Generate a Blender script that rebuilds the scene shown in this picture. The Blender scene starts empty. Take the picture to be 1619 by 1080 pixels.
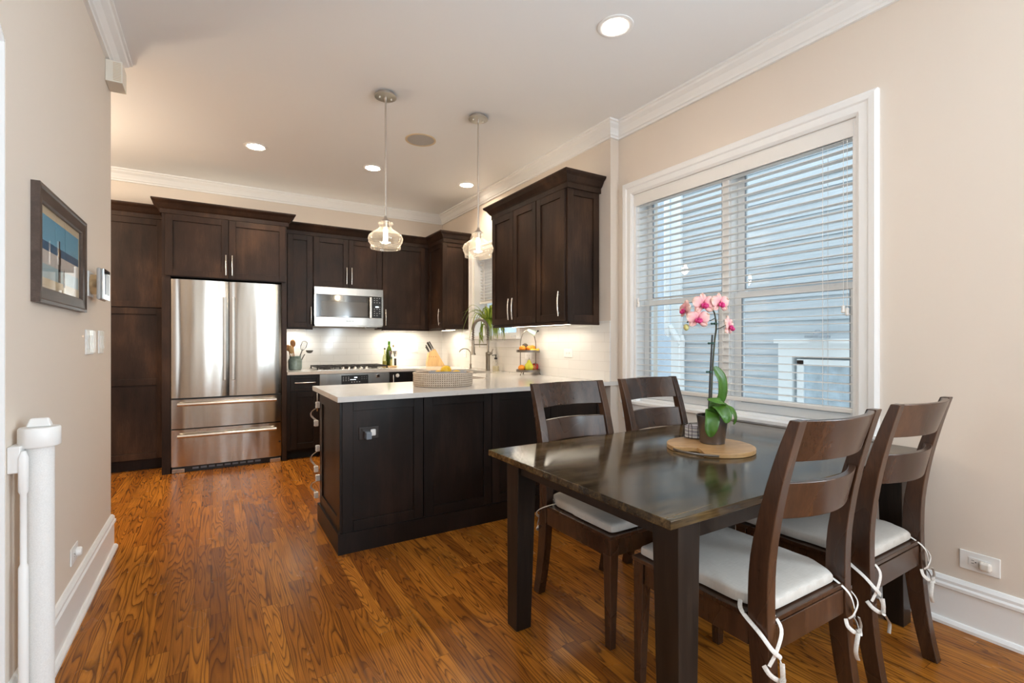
import bpy, bmesh, math, random
from mathutils import Vector, Matrix
random.seed(7)
PI = math.pi
R = math.radians
S = bpy.context.scene
COL = S.collection

# ------------------------------------------------------------------ camera
cam_data = bpy.data.cameras.new('camera')
cam = bpy.data.objects.new('camera', cam_data)
COL.objects.link(cam)
cam.location = (0, 0, 1.228)
cam.rotation_euler = (R(90), 0, R(-31.51))
cam_data.sensor_width = 36
cam_data.lens = 764.4 / 1619 * 36
cam_data.shift_y = 1.5 / 1619
cam_data.clip_start = 0.02
S.camera = cam

# ------------------------------------------------------------------ world, view, lights
W = bpy.data.worlds.new('daylight')
S.world = W
W.use_nodes = True
W.node_tree.nodes['Background'].inputs[0].default_value = (0.88, 0.945, 1.0, 1)
W.node_tree.nodes['Background'].inputs[1].default_value = 2.1
S.view_settings.view_transform = 'Standard'
S.view_settings.look = 'None'
S.view_settings.exposure = 0.42
S.view_settings.gamma = 1
S.view_settings.use_curve_mapping = False
S.cycles.max_bounces = 10
S.cycles.diffuse_bounces = 8
S.cycles.glossy_bounces = 5
S.cycles.transparent_max_bounces = 24
S.cycles.sample_clamp_indirect = 6
S.cycles.use_denoising = True
S.cycles.caustics_reflective = False
S.cycles.caustics_refractive = False

def area(name, loc, rot, sx, sy, power, color):
    l = bpy.data.lights.new(name, 'AREA')
    l.shape = 'RECTANGLE'; l.size = sx; l.size_y = sy
    l.energy = power; l.color = color
    o = bpy.data.objects.new(name, l); COL.objects.link(o)
    o.location = loc; o.rotation_euler = rot
    return o
# daylight entering through the windows of the room behind the camera
DAY = (0.73, 0.885, 1.0)
area('daylight_front_window', (1.70, -2.66, 1.55), (R(112), 0, 0), 1.5, 2.2, 38, DAY)
area('daylight_hall_window', (-2.36, 1.2, 1.5), (R(100), 0, R(-90)), 1.25, 1.85, 4, DAY)
for cx_, cy_, cp_ in ((0.30, -0.6, 6), (1.85, -0.6, 6), (-1.05, 4.78, 38)):   # added fill spots without fixtures, out of view
    cl_ = bpy.data.lights.new('ceiling_fill', 'SPOT'); cl_.energy = cp_; cl_.color = (1.0, 0.83, 0.62); cl_.spot_size = R(150); cl_.spot_blend = 0.9; cl_.shadow_soft_size = 0.06
    co_ = bpy.data.objects.new('ceiling_fill', cl_); COL.objects.link(co_); co_.location = (cx_, cy_, 2.92)
area('cabinet_top_fill_back', (1.0, 5.99, 2.50), (R(180), 0, 0), 2.6, 0.10, 1.5, (1.0, 0.80, 0.58))  # unseen uplight added to brighten ceiling and wall above the cabinets
area('cabinet_top_fill_side', (2.52, 3.55, 2.50), (R(180), 0, 0), 0.10, 1.0, 0.7, (1.0, 0.80, 0.58))  # same added uplight, over the side cabinets
hl = bpy.data.lights.new('hidden_kitchen_fill', 'POINT'); hl.energy = 48; hl.color = (1.0, 0.80, 0.58); hl.shadow_soft_size = 0.16  # unseen lamp added to brighten the far kitchen ceiling
ho = bpy.data.objects.new('hidden_kitchen_fill', hl); COL.objects.link(ho); ho.location = (-1.5, 4.75, 2.25)
area('daylight_side_fill', (2.80, -1.2, 1.65), (R(115), 0, R(90)), 1.3, 1.7, 112, DAY)  # unseen window light added to brighten the left wall

# ------------------------------------------------------------------ materials
def new_mat(name):
    m = bpy.data.materials.new(name); m.use_nodes = True
    nt = m.node_tree
    return m, nt, nt.nodes['Principled BSDF']
def setp(b, col=None, rough=None, metal=None, spec=None, coat=None):
    if col is not None: b.inputs['Base Color'].default_value = (*col, 1)
    if rough is not None: b.inputs['Roughness'].default_value = rough
    if metal is not None: b.inputs['Metallic'].default_value = metal
    if spec is not None: b.inputs['Specular IOR Level'].default_value = spec
    if coat is not None: b.inputs['Coat Weight'].default_value = coat; b.inputs['Coat Roughness'].default_value = 0.08
def N(nt, t, **kw):
    n = nt.nodes.new(t)
    for k, v in kw.items():
        if k in n.inputs: n.inputs[k].default_value = v
        else: setattr(n, k, v)
    return n
def math_n(nt, op, a, b=None, c=None):
    n = nt.nodes.new('ShaderNodeMath'); n.operation = op
    for i, v in enumerate((a, b, c)):
        if v is None: continue
        if isinstance(v, (int, float)): n.inputs[i].default_value = v
        else: nt.links.new(v, n.inputs[i])
    return n.outputs[0]
def ramp(nt, fac, stops, interp='LINEAR'):
    n = nt.nodes.new('ShaderNodeValToRGB'); n.color_ramp.interpolation = interp
    el = n.color_ramp.elements
    while len(el) > 1: el.remove(el[-1])
    for i, (p, c) in enumerate(stops):
        e = el[0] if i == 0 else el.new(p)
        e.position = p; e.color = (*c, 1) if len(c) == 3 else c
    nt.links.new(fac, n.inputs[0])
    return n.outputs[0]
def mixc(nt, fac, a, b, blend='MIX'):
    n = nt.nodes.new('ShaderNodeMix'); n.data_type = 'RGBA'; n.blend_type = blend
    for sock, v in ((n.inputs[0], fac), (n.inputs[6], a), (n.inputs[7], b)):
        if isinstance(v, (int, float)): sock.default_value = v
        elif isinstance(v, tuple): sock.default_value = (*v, 1)
        else: nt.links.new(v, sock)
    return n.outputs[2]
def coords(nt, scale=(1, 1, 1), rand=False):
    tc = nt.nodes.new('ShaderNodeTexCoord')
    mp = nt.nodes.new('ShaderNodeMapping'); mp.inputs['Scale'].default_value = scale
    nt.links.new(tc.outputs['Object'], mp.inputs['Vector'])
    if rand:
        oi = nt.nodes.new('ShaderNodeObjectInfo')
        mu = math_n(nt, 'MULTIPLY', oi.outputs['Random'], 17.0)
        cb = nt.nodes.new('ShaderNodeCombineXYZ')
        for i in range(3): nt.links.new(mu, cb.inputs[i])
        nt.links.new(cb.outputs[0], mp.inputs['Location'])
    return mp.outputs[0]
def noise(nt, vec, scale, detail=2, rough=0.5, out='Fac', dist=0):
    n = nt.nodes.new('ShaderNodeTexNoise')
    n.inputs['Scale'].default_value = scale; n.inputs['Detail'].default_value = detail
    n.inputs['Roughness'].default_value = rough; n.inputs['Distortion'].default_value = dist
    nt.links.new(vec, n.inputs['Vector'])
    return n.outputs[out]
def bump(nt, b, height, strength=0.2, dist=0.01):
    n = nt.nodes.new('ShaderNodeBump'); n.inputs['Strength'].default_value = strength; n.inputs['Distance'].default_value = dist
    nt.links.new(height, n.inputs['Height']); nt.links.new(n.outputs[0], b.inputs['Normal'])

def plain(name, col, rough=0.5, metal=0.0, spec=0.5, var=0.0, scale=30, coat=None, bmp=0.0):
    m, nt, b = new_mat(name); setp(b, col, rough, metal, spec, coat)
    v = coords(nt, rand=True)
    n = noise(nt, v, scale, 3)
    if var:
        lo = tuple(c * (1 - var) for c in col); hi = tuple(min(1, c * (1 + var)) for c in col)
        nt.links.new(ramp(nt, n, [(0.3, lo), (0.7, hi)]), b.inputs['Base Color'])
    if bmp: bump(nt, b, n, bmp, 0.002)
    return m
def wood(name, dark, mid, light, rough=0.35, scale=(9, 9, 0.9), spec=0.5, blotch=0.5, coat=None, rvar=0.08):
    m, nt, b = new_mat(name); setp(b, mid, rough, 0, spec, coat)
    v = coords(nt, scale, rand=True)
    n1 = noise(nt, v, 3.0, 5, 0.6, dist=0.4)
    fine = noise(nt, v, 26, 3, 0.6)
    bl = noise(nt, coords(nt, (1, 1, 0.6), rand=True), 3.2, 2)
    mixn = math_n(nt, 'ADD', math_n(nt, 'MULTIPLY', n1, 1 - blotch), math_n(nt, 'MULTIPLY', bl, blotch))
    mixn = math_n(nt, 'ADD', mixn, math_n(nt, 'MULTIPLY', math_n(nt, 'SUBTRACT', fine, 0.5), 0.22))
    nt.links.new(ramp(nt, mixn, [(0.28, dark), (0.52, mid), (0.74, light)]), b.inputs['Base Color'])
    nt.links.new(math_n(nt, 'ADD', math_n(nt, 'MULTIPLY', bl, rvar * 2), rough - rvar), b.inputs['Roughness'])
    bump(nt, b, fine, 0.05, 0.001)
    return m
def emit(name, col, strength):
    m, nt, b = new_mat(name); setp(b, (0.8, 0.8, 0.8), 0.5)
    b.inputs['Emission Color'].default_value = (*col, 1); b.inputs['Emission Strength'].default_value = strength
    return m
def glass(name, tint=(1, 1, 1), gloss=0.06, edge=0.35, rough=0.0, lit_veil=0.0):
    m = bpy.data.materials.new(name); m.use_nodes = True; nt = m.node_tree
    nt.nodes.remove(nt.nodes['Principled BSDF'])
    out = nt.nodes['Material Output']
    tr = N(nt, 'ShaderNodeBsdfTransparent'); tr.inputs[0].default_value = (*tint, 1)
    gl = N(nt, 'ShaderNodeBsdfGlossy'); gl.inputs['Roughness'].default_value = rough; gl.inputs[0].default_value = (1, 1, 1, 1)
    lw = N(nt, 'ShaderNodeLayerWeight'); lw.inputs[0].default_value = 0.35
    f = math_n(nt, 'ADD', math_n(nt, 'MULTIPLY', math_n(nt, 'POWER', lw.outputs['Facing'], 2.5), edge), gloss)
    mx = N(nt, 'ShaderNodeMixShader')
    nt.links.new(f, mx.inputs[0]); nt.links.new(tr.outputs[0], mx.inputs[1]); nt.links.new(gl.outputs[0], mx.inputs[2])
    if lit_veil:  # pale diffuse, stronger at the rims, imitates light caught in the glass
        df = N(nt, 'ShaderNodeBsdfDiffuse'); df.inputs[0].default_value = (0.95, 0.93, 0.9, 1)
        m2 = N(nt, 'ShaderNodeMixShader')
        nt.links.new(math_n(nt, 'ADD', math_n(nt, 'MULTIPLY', math_n(nt, 'POWER', lw.outputs['Facing'], 3.0), lit_veil * 6), lit_veil), m2.inputs[0])
        nt.links.new(mx.outputs[0], m2.inputs[1]); nt.links.new(df.outputs[0], m2.inputs[2]); mx = m2
    nt.links.new(mx.outputs[0], out.inputs[0])
    return m

def wall_mat(name, col):
    m, nt, b = new_mat(name); setp(b, col, 0.62, 0, 0.3)
    n = noise(nt, coords(nt), 260, 2)
    bump(nt, b, n, 0.05, 0.001)
    return m
M = {}
M['wall'] = wall_mat('wall_paint', (0.73, 0.652, 0.572))
M['ceil'] = wall_mat('ceiling_paint', (0.83, 0.845, 0.86))
M['trim'] = plain('white_trim', (0.835, 0.84, 0.84), 0.35, spec=0.4)
M['white'] = plain('white_plastic', (0.82, 0.815, 0.80), 0.4)
M['blind'] = plain('blind_white', (0.78, 0.77, 0.75), 0.45)
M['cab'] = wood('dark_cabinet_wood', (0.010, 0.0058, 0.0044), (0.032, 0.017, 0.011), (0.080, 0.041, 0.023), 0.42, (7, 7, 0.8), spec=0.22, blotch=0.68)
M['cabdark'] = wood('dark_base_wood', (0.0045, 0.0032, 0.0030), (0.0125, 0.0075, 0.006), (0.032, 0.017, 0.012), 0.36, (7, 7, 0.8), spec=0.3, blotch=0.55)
M['gap'] = plain('dark_gap', (0.006, 0.005, 0.004), 0.8)
M['chair'] = wood('chair_wood', (0.018, 0.008, 0.0042), (0.046, 0.020, 0.0102), (0.105, 0.047, 0.022), 0.27, (8, 8, 1.2), spec=0.55, blotch=0.5)
M['nickel'] = plain('brushed_nickel', (0.62, 0.58, 0.53), 0.28, 1.0)
M['tapnickel'] = plain('tap_nickel', (0.36, 0.325, 0.28), 0.3, 1.0)
M['pull'] = plain('pull_nickel', (0.74, 0.70, 0.64), 0.24, 1.0)
M['chrome'] = plain('chrome', (0.75, 0.75, 0.75), 0.08, 1.0)
M['bronze'] = plain('aged_metal', (0.20, 0.175, 0.15), 0.4, 0.9)
M['black'] = plain('black_plastic', (0.012, 0.012, 0.013), 0.35)
M['iron'] = plain('black_iron', (0.035, 0.030, 0.027), 0.5, 0.3, var=0.3)
M['linen'] = None
M['rope'] = plain('cotton_tie', (0.62, 0.595, 0.56), 0.85, var=0.12, scale=200)
M['bamboo'] = wood('pale_bamboo', (0.42, 0.24, 0.09), (0.58, 0.36, 0.15), (0.68, 0.46, 0.22), 0.42, (14, 14, 1.2), blotch=0.25)
M['mango'] = wood('mango_wood', (0.30, 0.15, 0.055), (0.50, 0.30, 0.13), (0.66, 0.44, 0.22), 0.35, (2.0, 14, 14), blotch=0.4)
M['spoon'] = wood('spoon_wood', (0.28, 0.12, 0.035), (0.42, 0.20, 0.065), (0.52, 0.27, 0.10), 0.5, (14, 14, 2))
M['glass'] = glass('clear_glass', (0.985, 0.98, 0.965), 0.035, 0.30)
M['shade'] = glass('pendant_glass', (0.99, 0.985, 0.975), 0.03, 0.30, lit_veil=0.035)
M['pane'] = glass('window_glass', (0.90, 0.95, 0.97), 0.03, 0.22)
M['oilglass'] = glass('green_glass', (0.30, 0.42, 0.06), 0.06, 0.5)
M['vinegar'] = glass('pale_glass', (0.74, 0.76, 0.55), 0.05, 0.5)

# stainless with faintly wavy sheet and vertical brushing
def steel(name, col=(0.50, 0.47, 0.43), rough=0.2, wav=0.35):
    m, nt, b = new_mat(name); setp(b, col, rough, 1.0)
    w = noise(nt, coords(nt, (6, 6, 0.55), rand=True), 1.0, 1)
    f = noise(nt, coords(nt, (1, 1, 90), rand=True), 9, 2)
    h = math_n(nt, 'ADD', w, math_n(nt, 'MULTIPLY', f, 0.004))
    bump(nt, b, h, wav, 0.035)
    nt.links.new(math_n(nt, 'ADD', math_n(nt, 'MULTIPLY', f, 0.10), rough - 0.05), b.inputs['Roughness'])
    return m
M['steel'] = steel('stainless_steel')
M['steelflat'] = steel('stainless_flat', (0.53, 0.50, 0.46), 0.24, 0.06)
M['mwglass'] = plain('dark_door_glass', (0.02, 0.018, 0.016), 0.04, spec=0.9, coat=1.0)

def linen_mat():
    m, nt, b = new_mat('linen_cloth'); setp(b, (0.66, 0.63, 0.59), 0.9, 0, 0.15)
    v = coords(nt)
    wv = noise(nt, coords(nt, (300, 30, 30)), 1, 2); wh = noise(nt, coords(nt, (30, 300, 30)), 1, 2)
    t = math_n(nt, 'MULTIPLY', math_n(nt, 'ADD', wv, wh), 0.5)
    big = noise(nt, v, 7, 3)
    c = mixc(nt, math_n(nt, 'MULTIPLY', t, 1.0), (0.40, 0.372, 0.338), (0.62, 0.582, 0.535))
    c2 = mixc(nt, math_n(nt, 'MULTIPLY', big, 0.35), c, (0.42, 0.40, 0.385))
    nt.links.new(c2, b.inputs['Base Color'])
    bump(nt, b, t, 0.25, 0.002)
    return m
M['linen'] = linen_mat()

def floor_mat():
    m, nt, b = new_mat('oak_floor'); setp(b, (0.3, 0.11, 0.03), 0.25, 0, 0.19)
    tc = nt.nodes.new('ShaderNodeTexCoord'); sp = nt.nodes.new('ShaderNodeSeparateXYZ')
    nt.links.new(tc.outputs['Object'], sp.inputs[0])
    x, y = sp.outputs[0], sp.outputs[1]
    xw = math_n(nt, 'DIVIDE', math_n(nt, 'ADD', x, 0.021), 0.0675)
    row = math_n(nt, 'FLOOR', xw)
    wn = N(nt, 'ShaderNodeTexWhiteNoise', noise_dimensions='1D'); nt.links.new(row, wn.inputs['W'])
    yl = math_n(nt, 'ADD', math_n(nt, 'DIVIDE', y, 0.83), math_n(nt, 'MULTIPLY', wn.outputs['Value'], 5.0))
    pj = math_n(nt, 'FLOOR', yl)
    cv = nt.nodes.new('ShaderNodeCombineXYZ'); nt.links.new(row, cv.inputs[0]); nt.links.new(pj, cv.inputs[1])
    w2 = N(nt, 'ShaderNodeTexWhiteNoise', noise_dimensions='2D'); nt.links.new(cv.outputs[0], w2.inputs['Vector'])
    rnd = w2.outputs['Value']
    sepc = nt.nodes.new('ShaderNodeSeparateColor'); nt.links.new(w2.outputs['Color'], sepc.inputs[0])
    # grain: warped growth rings, long in y
    gv = nt.nodes.new('ShaderNodeCombineXYZ')
    nt.links.new(math_n(nt, 'ADD', x, math_n(nt, 'MULTIPLY', rnd, 13.0)), gv.inputs[0])
    stretch = math_n(nt, 'ADD', math_n(nt, 'MULTIPLY', sepc.outputs[1], 0.06), 0.045)
    nt.links.new(math_n(nt, 'MULTIPLY', math_n(nt, 'ADD', y, math_n(nt, 'MULTIPLY', sepc.outputs[0], 9.0)), stretch), gv.inputs[1])
    nt.links.new(math_n(nt, 'MULTIPLY', rnd, 31.0), gv.inputs[2])
    big = noise(nt, gv.outputs[0], 15, 1.4, 0.4, dist=0.15)
    ring = math_n(nt, 'FRACT', math_n(nt, 'MULTIPLY', big, math_n(nt, 'ADD', math_n(nt, 'MULTIPLY', sepc.outputs[2], 12.0), 11.0)))
    line = ramp(nt, ring, [(0.0, (1, 1, 1)), (0.14, (0.62, 0.62, 0.62)), (0.38, (0.18, 0.18, 0.18)), (0.75, (0, 0, 0)), (0.94, (0.25, 0.25, 0.25)), (1.0, (1, 1, 1))])
    # pores
    pv = nt.nodes.new('ShaderNodeCombineXYZ')
    nt.links.new(math_n(nt, 'MULTIPLY', x, 260.0), pv.inputs[0]); nt.links.new(math_n(nt, 'MULTIPLY', y, 9.0), pv.inputs[1]); nt.links.new(rnd, pv.inputs[2])
    pore = noise(nt, pv.outputs[0], 1.0, 3, 0.6)
    porem = ramp(nt, pore, [(0.44, (0, 0, 0)), (0.62, (1, 1, 1))])
    base = ramp(nt, rnd, [(0.0, (0.25, 0.080, 0.0105)), (0.3, (0.40, 0.137, 0.0155)), (0.65, (0.50, 0.182, 0.020)), (1.0, (0.62, 0.238, 0.030))])
    blot = noise(nt, coords(nt, (3, 1.2, 1)), 2.2, 3)
    base2 = mixc(nt, math_n(nt, 'MULTIPLY', blot, 0.55), base, (0.20, 0.064, 0.0095))
    c1 = mixc(nt, math_n(nt, 'MULTIPLY', line, 0.86), base2, (0.060, 0.019, 0.0055))
    c2 = mixc(nt, math_n(nt, 'MULTIPLY', porem, 0.30), c1, (0.13, 0.042, 0.010))
    # seams
    fx = math_n(nt, 'FRACT', xw); fy = math_n(nt, 'FRACT', yl)
    ex = math_n(nt, 'LESS_THAN', math_n(nt, 'MINIMUM', fx, math_n(nt, 'SUBTRACT', 1.0, fx)), 0.016)
    ey = math_n(nt, 'LESS_THAN', math_n(nt, 'MINIMUM', fy, math_n(nt, 'SUBTRACT', 1.0, fy)), 0.0012)
    seam = math_n(nt, 'MAXIMUM', ex, ey)
    c3 = mixc(nt, math_n(nt, 'MULTIPLY', seam, 0.6), c2, (0.03, 0.011, 0.005))
    nt.links.new(c3, b.inputs['Base Color'])
    nt.links.new(math_n(nt, 'ADD', math_n(nt, 'MULTIPLY', blot, 0.12), 0.20), b.inputs['Roughness'])
    bump(nt, b, pore, 0.05, 0.001)
    return m
M['floor'] = floor_mat()

def table_mat():
    m, nt, b = new_mat('table_wood'); setp(b, (0.03, 0.02, 0.014), 0.2, 0, 0.30)
    tc = nt.nodes.new('ShaderNodeTexCoord'); sp = nt.nodes.new('ShaderNodeSeparateXYZ'); nt.links.new(tc.outputs['Object'], sp.inputs[0])
    brd = math_n(nt, 'FLOOR', math_n(nt, 'DIVIDE', sp.outputs[1], 0.145))
    wn = N(nt, 'ShaderNodeTexWhiteNoise', noise_dimensions='1D'); nt.links.new(brd, wn.inputs['W'])
    cv = nt.nodes.new('ShaderNodeCombineXYZ')
    nt.links.new(math_n(nt, 'ADD', math_n(nt, 'MULTIPLY', sp.outputs[0], 1.5), math_n(nt, 'MULTIPLY', wn.outputs['Value'], 20.0)), cv.inputs[0])
    nt.links.new(math_n(nt, 'MULTIPLY', sp.outputs[1], 14.0), cv.inputs[1]); nt.links.new(math_n(nt, 'MULTIPLY', sp.outputs[2], 14.0), cv.inputs[2])
    n1 = noise(nt, cv.outputs[0], 2.0, 6, 0.65, dist=0.7)
    bl = noise(nt, coords(nt, (1.2, 2.6, 1)), 2.8, 3)
    fine = noise(nt, coords(nt, (8, 170, 170)), 1.0, 3)
    s = math_n(nt, 'ADD', math_n(nt, 'MULTIPLY', n1, 0.6), math_n(nt, 'MULTIPLY', bl, 0.4))
    s = math_n(nt, 'ADD', s, math_n(nt, 'MULTIPLY', math_n(nt, 'SUBTRACT', fine, 0.5), 0.3))
    s = math_n(nt, 'ADD', s, math_n(nt, 'MULTIPLY', math_n(nt, 'SUBTRACT', wn.outputs['Value'], 0.5), 0.12))
    nt.links.new(ramp(nt, s, [(0.32, (0.009, 0.0058, 0.003)), (0.44, (0.030, 0.019, 0.0085)), (0.57, (0.080, 0.051, 0.021)), (0.74, (0.18, 0.115, 0.048))]), b.inputs['Base Color'])
    nt.links.new(math_n(nt, 'ADD', math_n(nt, 'MULTIPLY', bl, 0.12), 0.07), b.inputs['Roughness'])
    bump(nt, b, fine, 0.08, 0.001)
    return m
M['table'] = table_mat()
M['tableleg'] = wood('table_leg_wood', (0.006, 0.0042, 0.0033), (0.013, 0.0085, 0.0062), (0.028, 0.018, 0.012), 0.34, (12, 12, 0.8), spec=0.3, blotch=0.3)

def quartz_mat():
    m, nt, b = new_mat('white_quartz'); setp(b, (0.64, 0.622, 0.60), 0.12, 0, 0.5)
    v = coords(nt)
    d = noise(nt, v, 2.2, 4, 0.6, 'Color')
    add = N(nt, 'ShaderNodeVectorMath', operation='ADD'); nt.links.new(v, add.inputs[0]); nt.links.new(d, add.inputs[1])
    w = noise(nt, add.outputs[0], 2.4, 4, 0.6)
    vein = ramp(nt, math_n(nt, 'ABSOLUTE', math_n(nt, 'SUBTRACT', w, 0.5)), [(0.0, (1, 1, 1)), (0.012, (0.35, 0.35, 0.35)), (0.03, (0, 0, 0))])
    mask = ramp(nt, noise(nt, v, 3, 2), [(0.45, (0, 0, 0)), (0.62, (1, 1, 1))])
    f = math_n(nt, 'MULTIPLY', math_n(nt, 'MULTIPLY', vein, mask), 0.5)
    nt.links.new(mixc(nt, f, (0.64, 0.622, 0.60), (0.50, 0.48, 0.46)), b.inputs['Base Color'])
    return m
M['quartz'] = quartz_mat()

def tile_mat(name, axis):
    m, nt, b = new_mat(name); setp(b, (0.80, 0.785, 0.755), 0.09, 0, 0.5)
    tc = nt.nodes.new('ShaderNodeTexCoord'); sp = nt.nodes.new('ShaderNodeSeparateXYZ'); cb = nt.nodes.new('ShaderNodeCombineXYZ')
    nt.links.new(tc.outputs['Object'], sp.inputs[0])
    nt.links.new(sp.outputs[axis], cb.inputs[0])
    nt.links.new(math_n(nt, 'SUBTRACT', sp.outputs[2], 0.920), cb.inputs[1])
    br = nt.nodes.new('ShaderNodeTexBrick'); nt.links.new(cb.outputs[0], br.inputs['Vector'])
    br.offset = 0.5
    br.inputs['Scale'].default_value = 1.0
    br.inputs['Brick Width'].default_value = 0.305; br.inputs['Row Height'].default_value = 0.0775
    br.inputs['Mortar Size'].default_value = 0.0013; br.inputs['Mortar Smooth'].default_value = 0.3
    br.inputs['Color1'].default_value = (0.80, 0.785, 0.755, 1); br.inputs['Color2'].default_value = (0.765, 0.75, 0.72, 1)
    br.inputs['Mortar'].default_value = (0.56, 0.54, 0.51, 1)
    nt.links.new(br.outputs['Color'], b.inputs['Base Color'])
    inv = math_n(nt, 'SUBTRACT', 1.0, br.outputs['Fac'])
    bump(nt, b, inv, 0.5, 0.002)
    nt.links.new(math_n(nt, 'ADD', math_n(nt, 'MULTIPLY', br.outputs['Fac'], 0.5), 0.09), b.inputs['Roughness'])
    return m
M['tile_x'] = tile_mat('subway_tile_back', 0)
M['tile_y'] = tile_mat('subway_tile_side', 1)

def basket_mat():
    m, nt, b = new_mat('woven_rattan'); setp(b, (0.55, 0.45, 0.35), 0.7)
    tc = nt.nodes.new('ShaderNodeTexCoord'); sp = nt.nodes.new('ShaderNodeSeparateXYZ'); nt.links.new(tc.outputs['Object'], sp.inputs[0])
    ang = math_n(nt, 'ARCTAN2', sp.outputs[1], sp.outputs[0])
    a = math_n(nt, 'SINE', math_n(nt, 'MULTIPLY', ang, 44.0)); z = math_n(nt, 'SINE', math_n(nt, 'MULTIPLY', sp.outputs[2], 215.0))
    p = math_n(nt, 'MAXIMUM', math_n(nt, 'ABSOLUTE', a), math_n(nt, 'ABSOLUTE', z))
    hole = ramp(nt, p, [(0.52, (1, 1, 1)), (0.74, (0, 0, 0))])
    n = noise(nt, coords(nt), 60, 3)
    c = mixc(nt, n, (0.45, 0.34, 0.24), (0.74, 0.66, 0.56))
    nt.links.new(mixc(nt, hole, c, (0.10, 0.07, 0.05)), b.inputs['Base Color'])
    bump(nt, b, math_n(nt, 'SUBTRACT', 1.0, hole), 0.8, 0.003)
    return m
M['basket'] = basket_mat()

def siding_mat():
    m, nt, b = new_mat('painted_siding'); setp(b, (0.48, 0.545, 0.60), 0.7)
    n = noise(nt, coords(nt, (20, 3, 60)), 1.4, 4)
    nt.links.new(ramp(nt, n, [(0.3, (0.44, 0.485, 0.52)), (0.7, (0.55, 0.595, 0.63))]), b.inputs['Base Color'])
    return m
M['siding'] = siding_mat()
M['out_white'] = plain('outdoor_white', (0.80, 0.82, 0.82), 0.6)
M['out_grey'] = plain('outdoor_grey', (0.30, 0.33, 0.36), 0.6)
M['out_glass'] = plain('outdoor_glass', (0.42, 0.50, 0.56), 0.25, spec=0.5, var=0.25, scale=8)
M['leafg'] = plain('orchid_leaf', (0.055, 0.15, 0.016), 0.3, var=0.35, scale=14)
M['spider'] = None
M['petal'] = None
M['lip'] = plain('magenta_lip', (0.56, 0.018, 0.16), 0.5, var=0.25, scale=60)
M['bud'] = plain('orchid_bud', (0.55, 0.50, 0.20), 0.5, var=0.2)
M['stem'] = plain('dark_stem', (0.045, 0.050, 0.028), 0.5, var=0.3)
M['stake'] = plain('black_stake', (0.045, 0.043, 0.043), 0.5)
M['clip'] = plain('green_clip', (0.02, 0.075, 0.06), 0.4)
M['potmetal'] = plain('gunmetal_pot', (0.16, 0.145, 0.14), 0.3, 0.85, var=0.15, scale=6)
M['soil'] = plain('bark_soil', (0.045, 0.025, 0.015), 0.9, var=0.6, scale=90, bmp=0.8)
M['orange'] = plain('orange_peel', (0.78, 0.26, 0.015), 0.42, var=0.1, scale=150, bmp=0.25)
M['pear'] = plain('pear_skin', (0.50, 0.50, 0.03), 0.4, var=0.12, scale=30)
M['apple'] = plain('red_apple', (0.36, 0.022, 0.02), 0.25, var=0.5, scale=18)
M['mangof'] = plain('blushed_skin', (0.42, 0.13, 0.025), 0.3, var=0.5, scale=12)
M['lemon'] = plain('lemon_peel', (0.80, 0.48, 0.02), 0.42, var=0.1, scale=120, bmp=0.2)
M['banana'] = plain('banana_peel', (0.75, 0.48, 0.04), 0.45, var=0.15, scale=40)
M['mint'] = plain('mint_cloth', (0.62, 0.76, 0.67), 0.7)
M['greycer'] = plain('grey_ceramic', (0.42, 0.43, 0.45), 0.3)
M['crock'] = plain('sage_glaze', (0.24, 0.315, 0.285), 0.18, var=0.3, scale=12, spec=0.6)
M['cork'] = plain('cork', (0.55, 0.38, 0.2), 0.8, var=0.2)
M['capgreen'] = plain('green_cap', (0.10, 0.32, 0.02), 0.4)
M['frame'] = wood('brown_picture_frame', (0.035, 0.023, 0.018), (0.075, 0.05, 0.040), (0.13, 0.092, 0.075), 0.4, (12, 3, 12))
M['speakergrille'] = plain('speaker_mesh', (0.42, 0.41, 0.40), 0.7, var=0.1, scale=400, bmp=0.3)
M['speakerrim'] = plain('speaker_rim', (0.62, 0.50, 0.34), 0.5)
M['darkscreen'] = plain('grey_screen', (0.20, 0.23, 0.27), 0.15)
M['bulb'] = emit('warm_bulb', (1.0, 0.74, 0.42), 38)
M['can'] = emit('can_lens', (1.0, 0.87, 0.68), 22)
M['ucl'] = emit('under_cabinet_strip', (1.0, 0.90, 0.74), 9)
M['digits'] = emit('display_glow', (0.75, 0.88, 1.0), 1.6)
M['marks'] = plain('printed_marks', (0.55, 0.55, 0.56), 0.5)

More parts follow.
